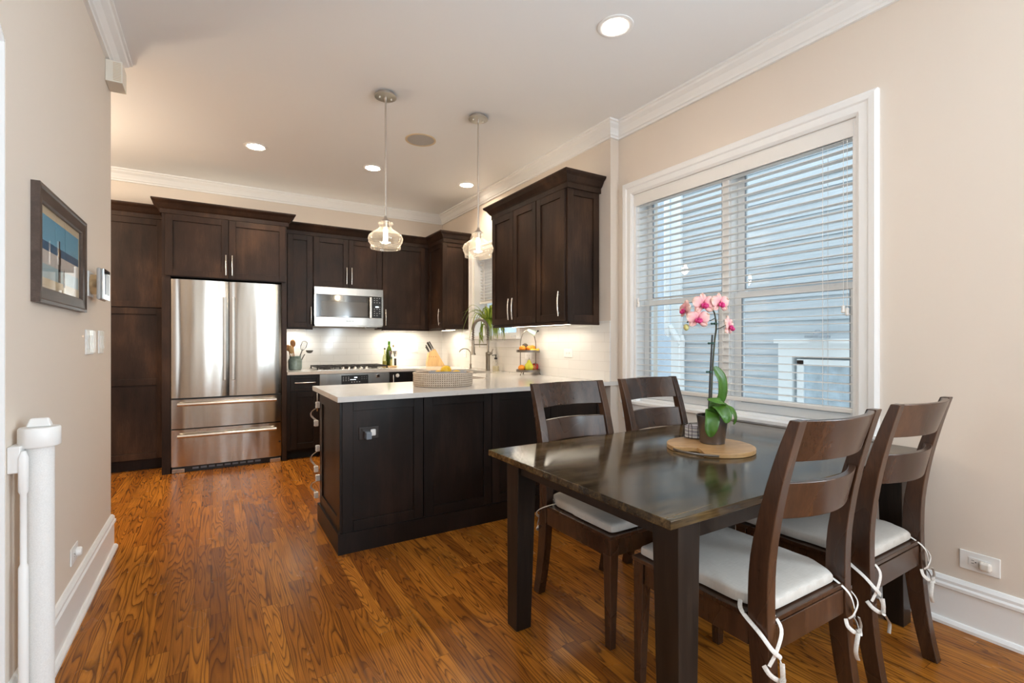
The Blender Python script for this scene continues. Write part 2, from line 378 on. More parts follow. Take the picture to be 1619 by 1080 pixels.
def spider_mat():
    m, nt, b = new_mat('spider_leaf'); setp(b, (0.25, 0.4, 0.05), 0.45)
    at = nt.nodes.new('ShaderNodeUVMap')
    sp = nt.nodes.new('ShaderNodeSeparateXYZ'); nt.links.new(at.outputs[0], sp.inputs[0])
    c = ramp(nt, sp.outputs[0], [(0.0, (0.10, 0.22, 0.018)), (0.3, (0.14, 0.28, 0.02)), (0.38, (0.46, 0.50, 0.09)), (0.62, (0.46, 0.50, 0.09)), (0.7, (0.14, 0.28, 0.02)), (1.0, (0.10, 0.22, 0.018))])
    n = noise(nt, coords(nt), 6, 2)
    nt.links.new(mixc(nt, math_n(nt, 'MULTIPLY', n, 0.5), c, (0.34, 0.36, 0.03)), b.inputs['Base Color'])
    b.inputs['Subsurface Weight'].default_value = 0.0
    return m
M['spider'] = spider_mat()
def petal_mat():
    m, nt, b = new_mat('orchid_petal'); setp(b, (0.8, 0.5, 0.45), 0.6, 0, 0.2)
    at = nt.nodes.new('ShaderNodeUVMap')
    sp = nt.nodes.new('ShaderNodeSeparateXYZ'); nt.links.new(at.outputs[0], sp.inputs[0])
    c = ramp(nt, sp.outputs[1], [(0.0, (0.62, 0.16, 0.24)), (0.25, (0.74, 0.34, 0.36)), (0.7, (0.80, 0.50, 0.46)), (1.0, (0.82, 0.62, 0.50))])
    wv = math_n(nt, 'SINE', math_n(nt, 'MULTIPLY', sp.outputs[0], 40.0))
    nt.links.new(mixc(nt, math_n(nt, 'MULTIPLY', math_n(nt, 'ABSOLUTE', wv), 0.16), c, (0.66, 0.26, 0.32)), b.inputs['Base Color'])
    return m
M['petal'] = petal_mat()
def print_mat():
    # a plain banded seaside print: pale border, sky, deep sea band, sand, shallow water
    m, nt, b = new_mat('banded_print'); setp(b, (0.5, 0.5, 0.5), 0.5)
    tc = nt.nodes.new('ShaderNodeTexCoord'); sp = nt.nodes.new('ShaderNodeSeparateXYZ'); nt.links.new(tc.outputs['Object'], sp.inputs[0])
    z = math_n(nt, 'DIVIDE', math_n(nt, 'SUBTRACT', sp.outputs[2], 1.436), 0.252)
    c = ramp(nt, z, [(0.0, (0.66, 0.52, 0.33)), (0.10, (0.66, 0.52, 0.33)), (0.101, (0.40, 0.52, 0.54)), (0.30, (0.44, 0.57, 0.60)), (0.301, (0.66, 0.60, 0.54)),
                     (0.50, (0.70, 0.62, 0.55)), (0.501, (0.035, 0.12, 0.22)), (0.63, (0.035, 0.12, 0.22)), (0.631, (0.16, 0.42, 0.58)), (1.0, (0.13, 0.38, 0.54))])
    nt.links.new(c, b.inputs['Base Color'])
    return m
M['print'] = print_mat()

# ------------------------------------------------------------------ mesh helpers
def BM(): return bmesh.new()
def add_box(bm, x0, x1, y0, y1, z0, z1):
    vs = [bm.verts.new((x, y, z)) for x in (x0, x1) for y in (y0, y1) for z in (z0, z1)]
    for f in ((0, 1, 3, 2), (4, 6, 7, 5), (0, 4, 5, 1), (2, 3, 7, 6), (0, 2, 6, 4), (1, 5, 7, 3)):
        bm.faces.new([vs[i] for i in f])
    return vs
def add_hexa(bm, bot, top):
    b = [bm.verts.new(p) for p in bot]; t = [bm.verts.new(p) for p in top]
    n = len(b)
    bm.faces.new(b[::-1]); bm.faces.new(t)
    for i in range(n): bm.faces.new([b[i], b[(i + 1) % n], t[(i + 1) % n], t[i]])
def add_prism(bm, pts, axis, a0, a1):
    # polygon pts (u,v) extruded along axis: 0:(a,u,v) 1:(u,a,v) 2:(u,v,a)
    def P(u, v, a): return (a, u, v) if axis == 0 else (u, a, v) if axis == 1 else (u, v, a)
    b = [bm.verts.new(P(u, v, a0)) for u, v in pts]; t = [bm.verts.new(P(u, v, a1)) for u, v in pts]
    n = len(pts)
    bm.faces.new(b); bm.faces.new(t[::-1])
    for i in range(n): bm.faces.new([b[i], t[i], t[(i + 1) % n], b[(i + 1) % n]])
def add_lathe(bm, prof, c=(0, 0, 0), seg=32, axis='z', closed=False):
    rings = []
    for r, h in prof:
        ring = []
        for k in range(seg):
            a = 2 * PI * k / seg
            p = (r * math.cos(a), r * math.sin(a), h)
            if axis == 'x': p = (h, p[0], p[1])
            elif axis == 'y': p = (p[0], h, p[1])
            ring.append(bm.verts.new((c[0] + p[0], c[1] + p[1], c[2] + p[2])))
        rings.append(ring)
    for a, b in zip(rings, rings[1:]):
        for k in range(seg): bm.faces.new([a[k], a[(k + 1) % seg], b[(k + 1) % seg], b[k]])
    if closed:
        a, b = rings[-1], rings[0]
        for k in range(seg): bm.faces.new([a[k], a[(k + 1) % seg], b[(k + 1) % seg], b[k]])
    else:
        if prof[0][0] > 1e-5: bm.faces.new(rings[0][::-1])
        if prof[-1][0] > 1e-5: bm.faces.new(rings[-1])
def add_cyl(bm, c, r, h, axis='z', seg=24):
    add_lathe(bm, [(r, 0), (r, h)], c, seg, axis)
def add_tube(bm, pts, r, seg=8, flat=1.0, cap=True):
    pts = [Vector(p) for p in pts]; n = len(pts); rings = []
    up = Vector((0, 0, 1)); prev = None
    for i, p in enumerate(pts):
        t = (pts[min(i + 1, n - 1)] - pts[max(i - 1, 0)]).normalized()
        if prev is None:
            s = t.cross(up)
            if s.length < 1e-3: s = t.cross(Vector((1, 0, 0)))
        else: s = prev - t * prev.dot(t)
        s.normalize(); prev = s; u = t.cross(s)
        rr = r[i] if isinstance(r, (list, tuple)) else r
        rings.append([bm.verts.new(p + s * math.cos(2 * PI * k / seg) * rr + u * math.sin(2 * PI * k / seg) * rr * flat) for k in range(seg)])
    for a, b in zip(rings, rings[1:]):
        for k in range(seg): bm.faces.new([a[k], a[(k + 1) % seg], b[(k + 1) % seg], b[k]])
    if cap: bm.faces.new(rings[0][::-1]); bm.faces.new(rings[-1])
def smooth_path(pts, n=8):
    P = [Vector(p) for p in pts]; out = []
    for i in range(len(P) - 1):
        p0 = P[max(i - 1, 0)]; p1 = P[i]; p2 = P[i + 1]; p3 = P[min(i + 2, len(P) - 1)]
        for k in range(n):
            t = k / n
            out.append(0.5 * ((2 * p1) + (p2 - p0) * t + (2 * p0 - 5 * p1 + 4 * p2 - p3) * t * t + (3 * p1 - p0 - 3 * p2 + p3) * t ** 3))
    out.append(P[-1]); return out
def add_sweep(bm, path, prof, side=1, closed=False):
    """profile (out, z) carried along an XY path; out is to the right of travel for side=1; corners mitred"""
    n = len(path); rings = []
    P = [Vector((p[0], p[1])) for p in path]
    for i in range(n):
        ds = []
        if i > 0 or closed: ds.append((P[i] - P[i - 1]).normalized())
        if i < n - 1 or closed: ds.append((P[(i + 1) % n] - P[i]).normalized())
        ns = [Vector((d.y, -d.x)) * side for d in ds]
        if len(ns) == 2:
            m = (ns[0] + ns[1]); m = m / max(1e-6, 1 + ns[0].dot(ns[1]))
        else: m = ns[0]
        rings.append([bm.verts.new((P[i].x + m.x * o, P[i].y + m.y * o, z)) for o, z in prof])
    k = len(prof)
    pairs = list(zip(rings, rings[1:])) + ([(rings[-1], rings[0])] if closed else [])
    for a, b in pairs:
        for j in range(k): bm.faces.new([a[j], b[j], b[(j + 1) % k], a[(j + 1) % k]])
    if not closed: bm.faces.new(rings[0]); bm.faces.new(rings[-1][::-1])
def add_ball(bm, c, rx, ry=None, rz=None, seg=20, rot=None):
    ry = ry or rx; rz = rz or rx
    g = bmesh.ops.create_uvsphere(bm, u_segments=seg, v_segments=max(8, seg // 2), radius=1)
    mt = Matrix.Translation(c) @ (rot.to_4x4() if rot else Matrix()) @ Matrix.Diagonal((rx, ry, rz, 1))
    bmesh.ops.transform(bm, matrix=mt, verts=g['verts'])
    return g['verts']
def obj(name, bm, mat, parent=None, smooth=False, bevel=0.0, seg=2, solid=0.0, sub=0):
    bmesh.ops.recalc_face_normals(bm, faces=bm.faces)
    me = bpy.data.meshes.new(name); bm.to_mesh(me); bm.free()
    me.materials.append(mat)
    if smooth:
        for p in me.polygons: p.use_smooth = True
    o = bpy.data.objects.new(name, me); COL.objects.link(o)
    if parent: o.parent = parent
    if solid:
        md = o.modifiers.new('thickness', 'SOLIDIFY'); md.thickness = solid; md.offset = 0
    if sub:
        md = o.modifiers.new('round', 'SUBSURF'); md.levels = sub; md.render_levels = sub
    if bevel:
        md = o.modifiers.new('edges', 'BEVEL'); md.width = bevel; md.segments = seg; md.limit_method = 'ANGLE'; md.angle_limit = R(40)
        for p in me.polygons: p.use_smooth = True
        md.harden_normals = True
    elif smooth:
        try:
            me.set_sharp_from_angle(angle=R(45))
        except Exception: pass
    return o
def tag(o, label=None, cat=None, group=None, kind=None):
    if label: o['label'] = label
    if cat: o['category'] = cat
    if group: o['group'] = group
    if kind: o['kind'] = kind
    return o
def thing(name, label, cat, loc=(0, 0, 0), rz=0, group=None):
    o = bpy.data.objects.new(name, None); o.empty_display_size = 0.05; COL.objects.link(o)
    o.location = loc; o.rotation_euler = (0, 0, rz)
    return tag(o, label, cat, group)
def dup(root, loc, rz=0, label=None):
    def cp(o, parent):
        c = o.copy(); COL.objects.link(c)
        if parent: c.parent = parent
        for ch in o.children: cp(ch, c)
        return c
    r = cp(root, None); r.location = loc; r.rotation_euler = (0, 0, rz)
    if label: r['label'] = label
    return r
def struct(name, bm, mat, **kw):
    o = obj(name, bm, mat, **kw); o['kind'] = 'structure'; return o
def box(name, x0, x1, y0, y1, z0, z1, mat, parent=None, bevel=0.0, **kw):
    bm = BM(); add_box(bm, x0, x1, y0, y1, z0, z1); return obj(name, bm, mat, parent, bevel=bevel, **kw)

# ------------------------------------------------------------------ dimensions
XL, XK, XW = -0.53, 2.65, 2.735       # left wall, kitchen side wall, window wall
YB, YJ, YL = 6.14, 2.838, 3.69        # back wall, jog, end of left wall
ZC = 2.945
YF = -2.6                              # wall behind the camera
XH = -2.3                              # far side of the hall and kitchen
CT = 0.92                              # worktop height

# ------------------------------------------------------------------ setting
bm = BM(); add_box(bm, XH - 0.1, 3.0, YF - 0.1, YB + 0.1, -0.1, 0); struct('floor', bm, M['floor'])
bm = BM(); add_box(bm, XH - 0.1, 3.0, YF - 0.1, YB + 0.1, ZC, ZC + 0.1); struct('ceiling', bm, M['ceil'])
bm = BM(); add_box(bm, XH - 0.1, 3.0, YB, YB + 0.1, 0, ZC); struct('wall_back', bm, M['wall'])
bm = BM(); add_box(bm, XH - 0.1, XH, YF, YB, 0, 0.55); add_box(bm, XH - 0.1, XH, YF, YB, 2.45, ZC)
add_box(bm, XH - 0.1, XH, YF, 0.55, 0.55, 2.45); add_box(bm, XH - 0.1, XH, 1.85, YB, 0.55, 2.45)
struct('wall_hall', bm, M['wall'])
bm = BM()  # window wall, opening y 1.16..2.675, z 0.78..2.355
add_box(bm, XW, 3.0, YF, -1.9, 0, ZC); add_box(bm, XW, 3.0, -0.5, 1.16, 0, ZC); add_box(bm, XW, 3.0, -1.9, -0.5, 0, 0.75); add_box(bm, XW, 3.0, -1.9, -0.5, 2.55, ZC); add_box(bm, XW, 3.0, 2.675, YJ, 0, ZC)
add_box(bm, XW, 3.0, 1.16, 2.675, 0, 0.765); add_box(bm, XW, 3.0, 1.16, 2.675, 2.358, ZC)
struct('wall_right', bm, M['wall'])
bm = BM()  # kitchen side wall, opening y 4.22..5.21, z 1.285..2.28
add_box(bm, XK, 3.0, YJ, 4.22, 0, ZC); add_box(bm, XK, 3.0, 5.21, YB, 0, ZC)
add_box(bm, XK, 3.0, 4.22, 5.21, 0, 1.285); add_box(bm, XK, 3.0, 4.22, 5.21, 2.28, ZC)
struct('wall_kitchen', bm, M['wall'])
bm = BM()  # wall behind the camera with a wide window
add_box(bm, XH, 0.92, YF - 0.1, YF, 0, ZC); add_box(bm, 2.48, XW, YF - 0.1, YF, 0, ZC)
add_box(bm, 0.92, 2.48, YF - 0.1, YF, 0, 0.35); add_box(bm, 0.92, 2.48, YF - 0.1, YF, 2.6, ZC)
struct('wall_front', bm, M['wall'])
bm = BM()  # frame and mullions of that window
for x in (0.95, 1.45, 1.95, 2.45): add_box(bm, x - 0.03, x + 0.03, YF - 0.06, YF - 0.0, 0.38, 2.57)
for z in (0.38, 1.45, 2.57): add_box(bm, 0.92, 2.48, YF - 0.06, YF, z - 0.03, z + 0.03)
struct('window_3', bm, M['trim'])
# left wall with arched opening toward the hall
YA0, YA1, ZA, RISE = 0.72, 2.004, 2.12, 0.24
bm = BM()
add_box(bm, XL - 0.14, XL, YA1, YL, 0, ZC); add_box(bm, XL - 0.14, XL, YF, YA0, 0, ZC)
hw = (YA1 - YA0) / 2; rad = (hw * hw + RISE * RISE) / (2 * RISE)
arc = []
a0 = math.asin(hw / rad)
for k in range(25):
    a = -a0 + 2 * a0 * k / 24
    arc.append(((YA0 + YA1) / 2 + rad * math.sin(a), ZA + RISE - rad + rad * math.cos(a)))
add_prism(bm, arc + [(YA1, ZC), (YA0, ZC)], 0, XL - 0.14, XL)
struct('wall_left', bm, M['wall'])
bm = BM()  # white lining of the arched opening
add_box(bm, XL - 0.139, XL - 0.001, YA1 - 0.006, YA1 - 0.0005, 0, ZA); add_box(bm, XL - 0.139, XL - 0.001, YA0 + 0.0005, YA0 + 0.006, 0, ZA)
inner = [((YA0 + YA1) / 2 + (y - (YA0 + YA1) / 2) * 0.993, z - 0.006) for y, z in arc]
for (p, q), (pi, qi) in zip(zip(arc, arc[1:]), zip(inner, inner[1:])):
    add_prism(bm, [(p[0], p[1] - 0.0004), (q[0], q[1] - 0.0004), qi, pi], 0, XL - 0.139, XL - 0.001)
struct('trim_1', bm, M['trim'])

# crown moulding
CR = [(0, ZC - 0.112), (0.018, ZC - 0.112), (0.020, ZC - 0.098), (0.030, ZC - 0.092), (0.034, ZC - 0.080), (0.050, ZC - 0.050), (0.074, ZC - 0.030), (0.080, ZC - 0.018), (0.092, ZC - 0.014), (0.092, ZC), (0, ZC)]
bm = BM(); add_sweep(bm, [(XH, YB), (XK, YB), (XK, YJ), (XW, YJ), (XW, YF)], CR, side=1); struct('trim_2', bm, M['trim'], smooth=False)
bm = BM(); add_sweep(bm, [(XL, YF), (XL, YL), (XL - 0.14, YL)], CR, side=1); struct('trim_3', bm, M['trim'])
# baseboards
BBp = [(0, 0), (0.030, 0), (0.030, 0.012), (0.022, 0.024), (0.014, 0.026), (0.014, 0.155), (0.022, 0.160), (0.022, 0.172), (0.016, 0.180), (0.016, 0.192), (0.007, 0.206), (0, 0.208)]
bm = BM(); add_sweep(bm, [(XL, YA1 + 0.002), (XL, YL), (XL - 0.14, YL)], BBp, side=1); struct('baseboard_left', bm, M['trim'])
bm = BM(); add_sweep(bm, [(XW, YJ - 0.002), (XW, YF)], BBp, side=1); struct('baseboard_right', bm, M['trim'])
bm = BM(); add_sweep(bm, [(XH, YF), (XH, YB)], BBp, side=1); struct('baseboard_hall', bm, M['trim'])

# tile backsplash (thin tiled skins set on the walls)
bm = BM(); add_box(bm, 0.632, XK, YB - 0.009, YB, CT, 1.40); struct('wall_tile_back', bm, M['tile_x'])
bm = BM(); add_box(bm, XK - 0.009, XK, YJ, 4.135, CT, 1.40); add_box(bm, XK - 0.009, XK, 5.295, YB - 0.009, CT, 1.40)
add_box(bm, XK - 0.009, XK, 4.135, 5.295, CT, 1.176); struct('wall_tile_right', bm, M['tile_y'])

# casing helper for openings in a wall whose face looks toward -x
def casing(bm, x, y0, y1, z0, z1, w, legs_to):
    prof = [(0, 0), (0.010, 0), (0.020, 0.016), (0.020, 0.052), (0.027, 0.060), (0.030, w - 0.012), (0.022, w), (0, w)]
    for d, yy in ((-1, y0), (1, y1)):
        add_hexa(bm, [(x - o, yy + d * q, legs_to) for o, q in prof], [(x - o, yy + d * q, z1 + q) for o, q in prof])
    b = [(x - o, y0 - q, z1 + q) for o, q in prof]; t = [(x - o, y1 + q, z1 + q) for o, q in prof]
    add_hexa(bm, b, t)

# ---- big window over the table
bm = BM(); casing(bm, XW, 1.16, 2.675, 0.78, 2.358, 0.098, 0.78)
add_box(bm, XW - 0.018, XW, 1.062, 2.773, 0.645, 0.757)          # apron
win1 = struct('window_1', bm, M['trim'])
def wpart(name, bm, mat, par, **kw): return obj(name, bm, mat, par, **kw)
bm = BM(); add_box(bm, XW - 0.035, XW + 0.05, 1.05, 2.785, 0.757, 0.780)
wpart('window_sill', bm, M['trim'], win1, bevel=0.004)
bm = BM()  # jamb lining and mullion
add_box(bm, XW + 0.003, 2.93, 1.1605, 1.180, 0.780, 2.357); add_box(bm, XW + 0.003, 2.93, 2.655, 2.6745, 0.780, 2.357)
add_box(bm, XW + 0.003, 2.93, 1.180, 2.655, 2.338, 2.357)
add_box(bm, 2.80, 2.93, 1.895, 1.955, 0.780, 2.338); add_box(bm, 2.785, 2.80, 1.903, 1.947, 0.780, 2.338)
add_box(bm, 2.785, 2.93, 1.180, 2.655, 0.780, 0.800)
wpart('window_frame', bm, M['trim'], win1)
for (ya, yb) in ((1.182, 1.893), (1.957, 2.653)):
    for up in (0, 1):
        x0 = 2.83 if not up else 2.865
        z0, z1 = ((0.802, 1.545) if not up else (1.515, 2.336))
        bm = BM(); s = 0.048
        add_box(bm, x0, x0 + 0.033, ya, ya + s, z0, z1); add_box(bm, x0, x0 + 0.033, yb - s, yb, z0, z1)
        add_box(bm, x0, x0 + 0.033, ya + s, yb - s, z0, z0 + (0.05 if up == 0 else 0.035)); add_box(bm, x0, x0 + 0.033, ya + s, yb - s, z1 - 0.035, z1)
        sash = wpart('sash', bm, M['trim'], win1)
        bm = BM(); add_box(bm, x0 + 0.015, x0 + 0.018, ya + s, yb - s, z0 + 0.035, z1 - 0.035)
        wpart('glass_pane', bm, M['pane'], sash)
        bm = BM(); g = 0.005  # dark glazing gasket
        for yy in (ya + s, yb - s - g): add_box(bm, x0 - 0.0005, x0 + 0.012, yy, yy + g, z0 + 0.05, z1 - 0.035)
        add_box(bm, x0 - 0.0005, x0 + 0.012, ya + s, yb - s, z1 - 0.035 - g, z1 - 0.035); add_box(bm, x0 - 0.0005, x0 + 0.012, ya + s, yb - s, z0 + 0.05, z0 + 0.05 + g)
        wpart('gasket', bm, M['out_grey'], sash)

# blind on the big window
bl = thing('window_blind', 'wide white wooden slat blind hanging in the window over the dining table', 'blind', (2.772, 1.92, 0.86))
def lb(bmf): pass
ox, oy, oz = 2.772, 1.92, 0.86
def box_l(bm, x0, x1, y0, y1, z0, z1): add_box(bm, x0 - ox, x1 - ox, y0 - oy, y1 - oy, z0 - oz, z1 - oz)
bm = BM(); box_l(bm, 2.733, 2.741, 1.176, 2.664, 2.266, 2.350); obj('valance', bm, M['blind'], bl, bevel=0.003)
bm = BM(); box_l(bm, 2.750, 2.800, 1.184, 2.650, 2.290, 2.335); obj('headrail', bm, M['nickel'], bl)
bm = BM(); box_l(bm, 2.742, 2.752, 1.164, 1.175, 2.262, 2.350); obj('bracket', bm, M['nickel'], bl)
slats = []
bm = BM(); nsl = 31; z = 2.262; pitch = (2.262 - 0.925) / (nsl - 1)
for k in range(nsl):
    zz = z - k * pitch; t = 0.0015
    pr = [(2.747, zz - t), (2.772, zz + 0.0015 - t), (2.797, zz + 0.001 - t), (2.797, zz + 0.001 + t), (2.772, zz + 0.0015 + t), (2.747, zz + t)]
    add_prism(bm, [(x - ox, q - oz) for x, q in pr], 1, 1.182 - oy, 2.662 - oy)
obj('slats', bm, M['blind'], bl)
bm = BM(); box_l(bm, 2.746, 2.798, 1.182, 2.662, 0.866, 0.892); obj('bottom_rail', bm, M['blind'], bl, bevel=0.006)
for yy in (1.325, 1.92, 2.52):
    bm = BM()
    for dx in (-0.027, 0.027): add_tube(bm, [(dx, yy - oy, 2.3 - oz), (dx, yy - oy, 0.89 - oz)], 0.0011, 5)
    add_tube(bm, [(0.0, yy - oy + 0.012, 2.3 - oz), (0.0, yy - oy + 0.012, 0.89 - oz)], 0.0009, 5)
    obj('ladder_cord', bm, M['blind'], bl)
for (ya, zb) in ((1.222, 1.42), (1.204, 1.405), (2.628, 1.565), (2.622, 1.535)):
    bm = BM(); add_tube(bm, [(-0.036, ya - oy, 2.266 - oz), (-0.036, ya - oy, zb - oz)], 0.0012, 5); c = obj('pull_cord', bm, M['blind'], bl)
    bm = BM(); add_lathe(bm, [(0.003, 0), (0.009, -0.006), (0.0075, -0.022), (0.011, -0.036), (0.006, -0.042)], (-0.036, ya - oy, zb - oz), 12); obj('tassel', bm, M['white'], c, smooth=True)

# ---- kitchen window
bm = BM(); casing(bm, XK, 4.22, 5.21, 1.285, 2.28, 0.085, 1.285)
add_box(bm, XK - 0.016, XK, 4.135, 5.295, 1.178, 1.262)
win2 = struct('window_2', bm, M['trim'])
bm = BM(); add_box(bm, XK - 0.075, 2.79, 4.2205, 5.2095, 1.2855, 1.302); add_box(bm, XK - 0.075, XK - 0.0005, 4.12, 5.31, 1.264, 1.284); add_box(bm, XK - 0.075, XK - 0.0005, 4.2205, 5.2095, 1.284, 1.2855)
wpart('window_sill', bm, M['trim'], win2)
bm = BM(); add_box(bm, XK + 0.003, 2.90, 4.2205, 4.238, 1.302, 2.279); add_box(bm, XK + 0.003, 2.90, 5.192, 5.2095, 1.302, 2.279); add_box(bm, XK + 0.003, 2.90, 4.238, 5.192, 2.262, 2.279)
wpart('window_frame', bm, M['trim'], win2)
bm = BM(); s = 0.045
for z0, z1, x0 in ((1.303, 1.80, 2.80), (1.77, 2.26, 2.84)):
    add_box(bm, x0, x0 + 0.03, 4.24, 4.24 + s, z0, z1); add_box(bm, x0, x0 + 0.03, 5.19 - s, 5.19, z0, z1); add_box(bm, x0, x0 + 0.03, 4.24 + s, 5.19 - s, z0, z0 + 0.035); add_box(bm, x0, x0 + 0.03, 4.24 + s, 5.19 - s, z1 - 0.03, z1)
sash = wpart('sash', bm, M['trim'], win2)
bm = BM(); add_box(bm, 2.812, 2.815, 4.285, 5.145, 1.338, 1.77); add_box(bm, 2.852, 2.855, 4.285, 5.145, 1.805, 2.23); wpart('glass_pane', bm, M['pane'], sash)
kb = thing('window_blind', 'half raised white slat blind in the window above the sink', 'blind', (2.745, 4.715, 1.69))
bm = BM(); add_box(bm, -0.03, 0.03, -0.47, 0.47, 0.52, 0.57); obj('headrail', bm, M['blind'], kb)
bm = BM()
for k in range(14):
    zz = 0.03 + k * 0.036
    add_prism(bm, [(-0.020, zz + 0.012), (-0.019, zz + 0.014), (0.020, zz - 0.010), (0.019, zz - 0.012)], 1, -0.47, 0.47)
obj('slats', bm, M['blind'], kb)
bm = BM(); add_box(bm, -0.024, 0.024, -0.47, 0.47, 0.0, 0.022); obj('bottom_rail', bm, M['blind'], kb)
for yy in (-0.36, 0.0, 0.36):
    for xx in (-0.024, 0.022): box('ladder_tape', xx, xx + 0.002, yy - 0.006, yy + 0.006, 0.02, 0.55, M['blind'], kb)

# ------------------------------------------------------------------ outside
nh = thing('neighbor_house', 'pale blue clapboard house next door seen through the dining window', 'house', (4.75, 2.5, 0))
bm = BM()
for k in range(46):
    z0 = -1.2 + k * 0.11
    add_hexa(bm, [(0.0, -3.5, z0), (0.2, -3.5, z0), (0.2, 1.36, z0), (0.0, 1.36, z0)], [(0.016, -3.5, z0 + 0.1095), (0.2, -3.5, z0 + 0.1095), (0.2, 1.36, z0 + 0.1095), (0.016, 1.36, z0 + 0.1095)])
obj('siding', bm, M['siding'], nh)
bm = BM(); add_box(bm, -0.03, 0.1, 1.36, 1.50, -1.2, 3.9); obj('corner_board', bm, M['out_white'], nh)
bm = BM(); add_tube(bm, smooth_path([(-0.08, 1.52, 3.9), (-0.08, 1.52, 1.50), (-0.07, 1.48, 1.42), (-0.06, 1.33, 1.20), (-0.06, 1.32, 1.1), (-0.06, 1.32, -1.2)], 5), 0.035, 8); obj('downspout', bm, M['out_white'], nh, smooth=True)
bm = BM()
add_box(bm, -0.06, 0.02, 0.04, 0.17, -0.6, 1.22); add_box(bm, -0.06, 0.02, -1.1, 0.04, 1.09, 1.22); add_box(bm, -0.09, 0.02, -1.2, 0.20, 1.22, 1.26)
add_box(bm, -0.06, 0.02, -1.2, -1.1, -0.6, 1.22)
fr = obj('window_frame', bm, M['out_white'], nh)
bm = BM(); add_box(bm, -0.045, 0.0, -0.06, 0.0, -0.6, 1.06); add_box(bm, -0.045, 0.0, -1.1, 0.0, 1.02, 1.07); obj('sash', bm, M['out_white'], fr)
bm = BM(); add_box(bm, -0.03, 0.0, -1.1, -0.06, -0.6, 1.02); obj('glass_pane', bm, M['out_glass'], fr)
bm = BM(); add_lathe(bm, [(0.10, 0), (0.10, 0.02), (0.04, 0.03), (0.02, 0.07)], (-0.12, -0.22, 1.27), 12); obj('lamp', bm, M['out_grey'], nh)
nb = thing('rear_house', 'grey house far back in the gap at the left of the window', 'house', (4.9, 7.5, 0))
bm = BM(); add_box(bm, 0, 2.5, -2.6, 3.0, -1.2, 4.5); obj('wall', bm, plain('grey_stucco', (0.40, 0.45, 0.50), 0.8, var=0.15, scale=3), nb)
for z0 in (0.4, 2.1): box('window_pane', -0.03, 0.01, -1.9, -0.9, z0, z0 + 1.1, M['out_grey'], nb)
bm = BM(); add_box(bm, 3.05, 9, -6, 14, -1.3, -1.2); struct('ground', bm, M['out_grey'])

# ------------------------------------------------------------------ cabinet helpers (local: front looks to -y, x across, z up)
def shaker(bm, x0, x1, z0, z1, y, fr=0.058, t=0.02, rec=0.012):
    add_box(bm, x0, x0 + fr, y - t, y, z0, z1); add_box(bm, x1 - fr, x1, y - t, y, z0, z1)
    add_box(bm, x0 + fr, x1 - fr, y - t, y, z0, z0 + fr); add_box(bm, x0 + fr, x1 - fr, y - t, y, z1 - fr, z1)
    add_box(bm, x0 + fr, x1 - fr, y - t + rec, y, z0 + fr, z1 - fr)
def pull(parent, p0, p1, out=0.032, r=0.0058, bow=0.008, mat=None, local_n=(0, -1, 0)):
    """slightly arched bar pull from p0 to p1 standing off the face"""
    p0, p1, n = Vector(p0), Vector(p1), Vector(local_n); bm = BM()
    pts = []
    for k in range(9):
        t = k / 8
        pts.append(p0.lerp(p1, t) + n * (out + bow * (1 - (2 * t - 1) ** 2)))
    add_tube(bm, pts, r, 8)
    for t in (0.14, 0.86):
        q = p0.lerp(p1, t)
        add_tube(bm, [q, q + n * (out + bow * 0.4)], r * 0.75, 8)
    return obj('handle', bm, mat or M['pull'], parent, smooth=True)
def door(root, x0, x1, z0, z1, y, mat, name='door', fr=0.058, handle=None, label=None):
    bm = BM(); shaker(bm, x0 + 0.002, x1 - 0.002, z0 + 0.0015, z1 - 0.0015, y, fr)
    d = obj(name, bm, mat, root, bevel=0.0015, seg=1)
    if label: d['label'] = label
    if handle: pull(d, (handle[0], y - 0.019, handle[1]), (handle[2], y - 0.019, handle[3]))
    return d
CPROF = [(0, 0), (0.016, 0), (0.016, 0.040), (0.022, 0.044), (0.030, 0.052), (0.052, 0.086), (0.074, 0.104), (0.078, 0.110), (0.078, 0.122), (0, 0.122)]
def cab_crown(root, path, z, mat, side=1):
    bm = BM(); add_sweep(bm, path, [(o, z + h) for o, h in CPROF], side); return obj('crown', bm, mat, root)

UB, UT = 1.388, 2.435   # upper cabinets: bottom, top of doors
C = M['cab']
# pantry
t = thing('pantry_cabinet', 'tall dark wood pantry cabinet left of the refrigerator', 'cabinet', (-0.85, YB, 0))
yf = -0.36
box('carcass', -0.45, 0.424, yf, -0.001, 0.10, UT, C, t)
box('toe_kick', -0.45, 0.424, yf + 0.07, -0.001, 0.0, 0.10, M['cabdark'], t)
door(t, -0.45, 0.424, 1.562, UT - 0.02, yf, C)
bm = BM(); shaker(bm, -0.4485, 0.4225, 0.115, 1.555, yf); add_box(bm, -0.39, 0.364, yf - 0.02, yf, 0.82, 0.88)
obj('door', bm, C, t, bevel=0.0015, seg=1)
cab_crown(t, [(-0.45, yf - 0.0), (0.424, yf - 0.0)], UT - 0.018, C)
# fridge surround
t = thing('refrigerator_surround', 'dark wood cabinet with two doors framing the refrigerator', 'cabinet', (0, YB, 0))
yf = 5.50 - YB
box('side_panel', -0.4245, -0.358, yf, -0.001, 0, 1.845, C, t, bevel=0.002); box('side_panel', 0.582, 0.6295, yf, -0.001, 0, 1.845, C, t, bevel=0.002)
box('carcass', -0.4245, 0.6295, yf, -0.001, 1.845, UT, C, t)
door(t, -0.40, 0.109, 1.850, UT - 0.01, yf, C, handle=(0.085, 1.88, 0.085, 2.075))
door(t, 0.109, 0.618, 1.850, UT - 0.01, yf, C, handle=(0.138, 1.88, 0.138, 2.075))
cab_crown(t, [(-0.4245, -0.44), (-0.4245, yf), (0.6295, yf), (0.6295, -0.41)], UT - 0.008, C)

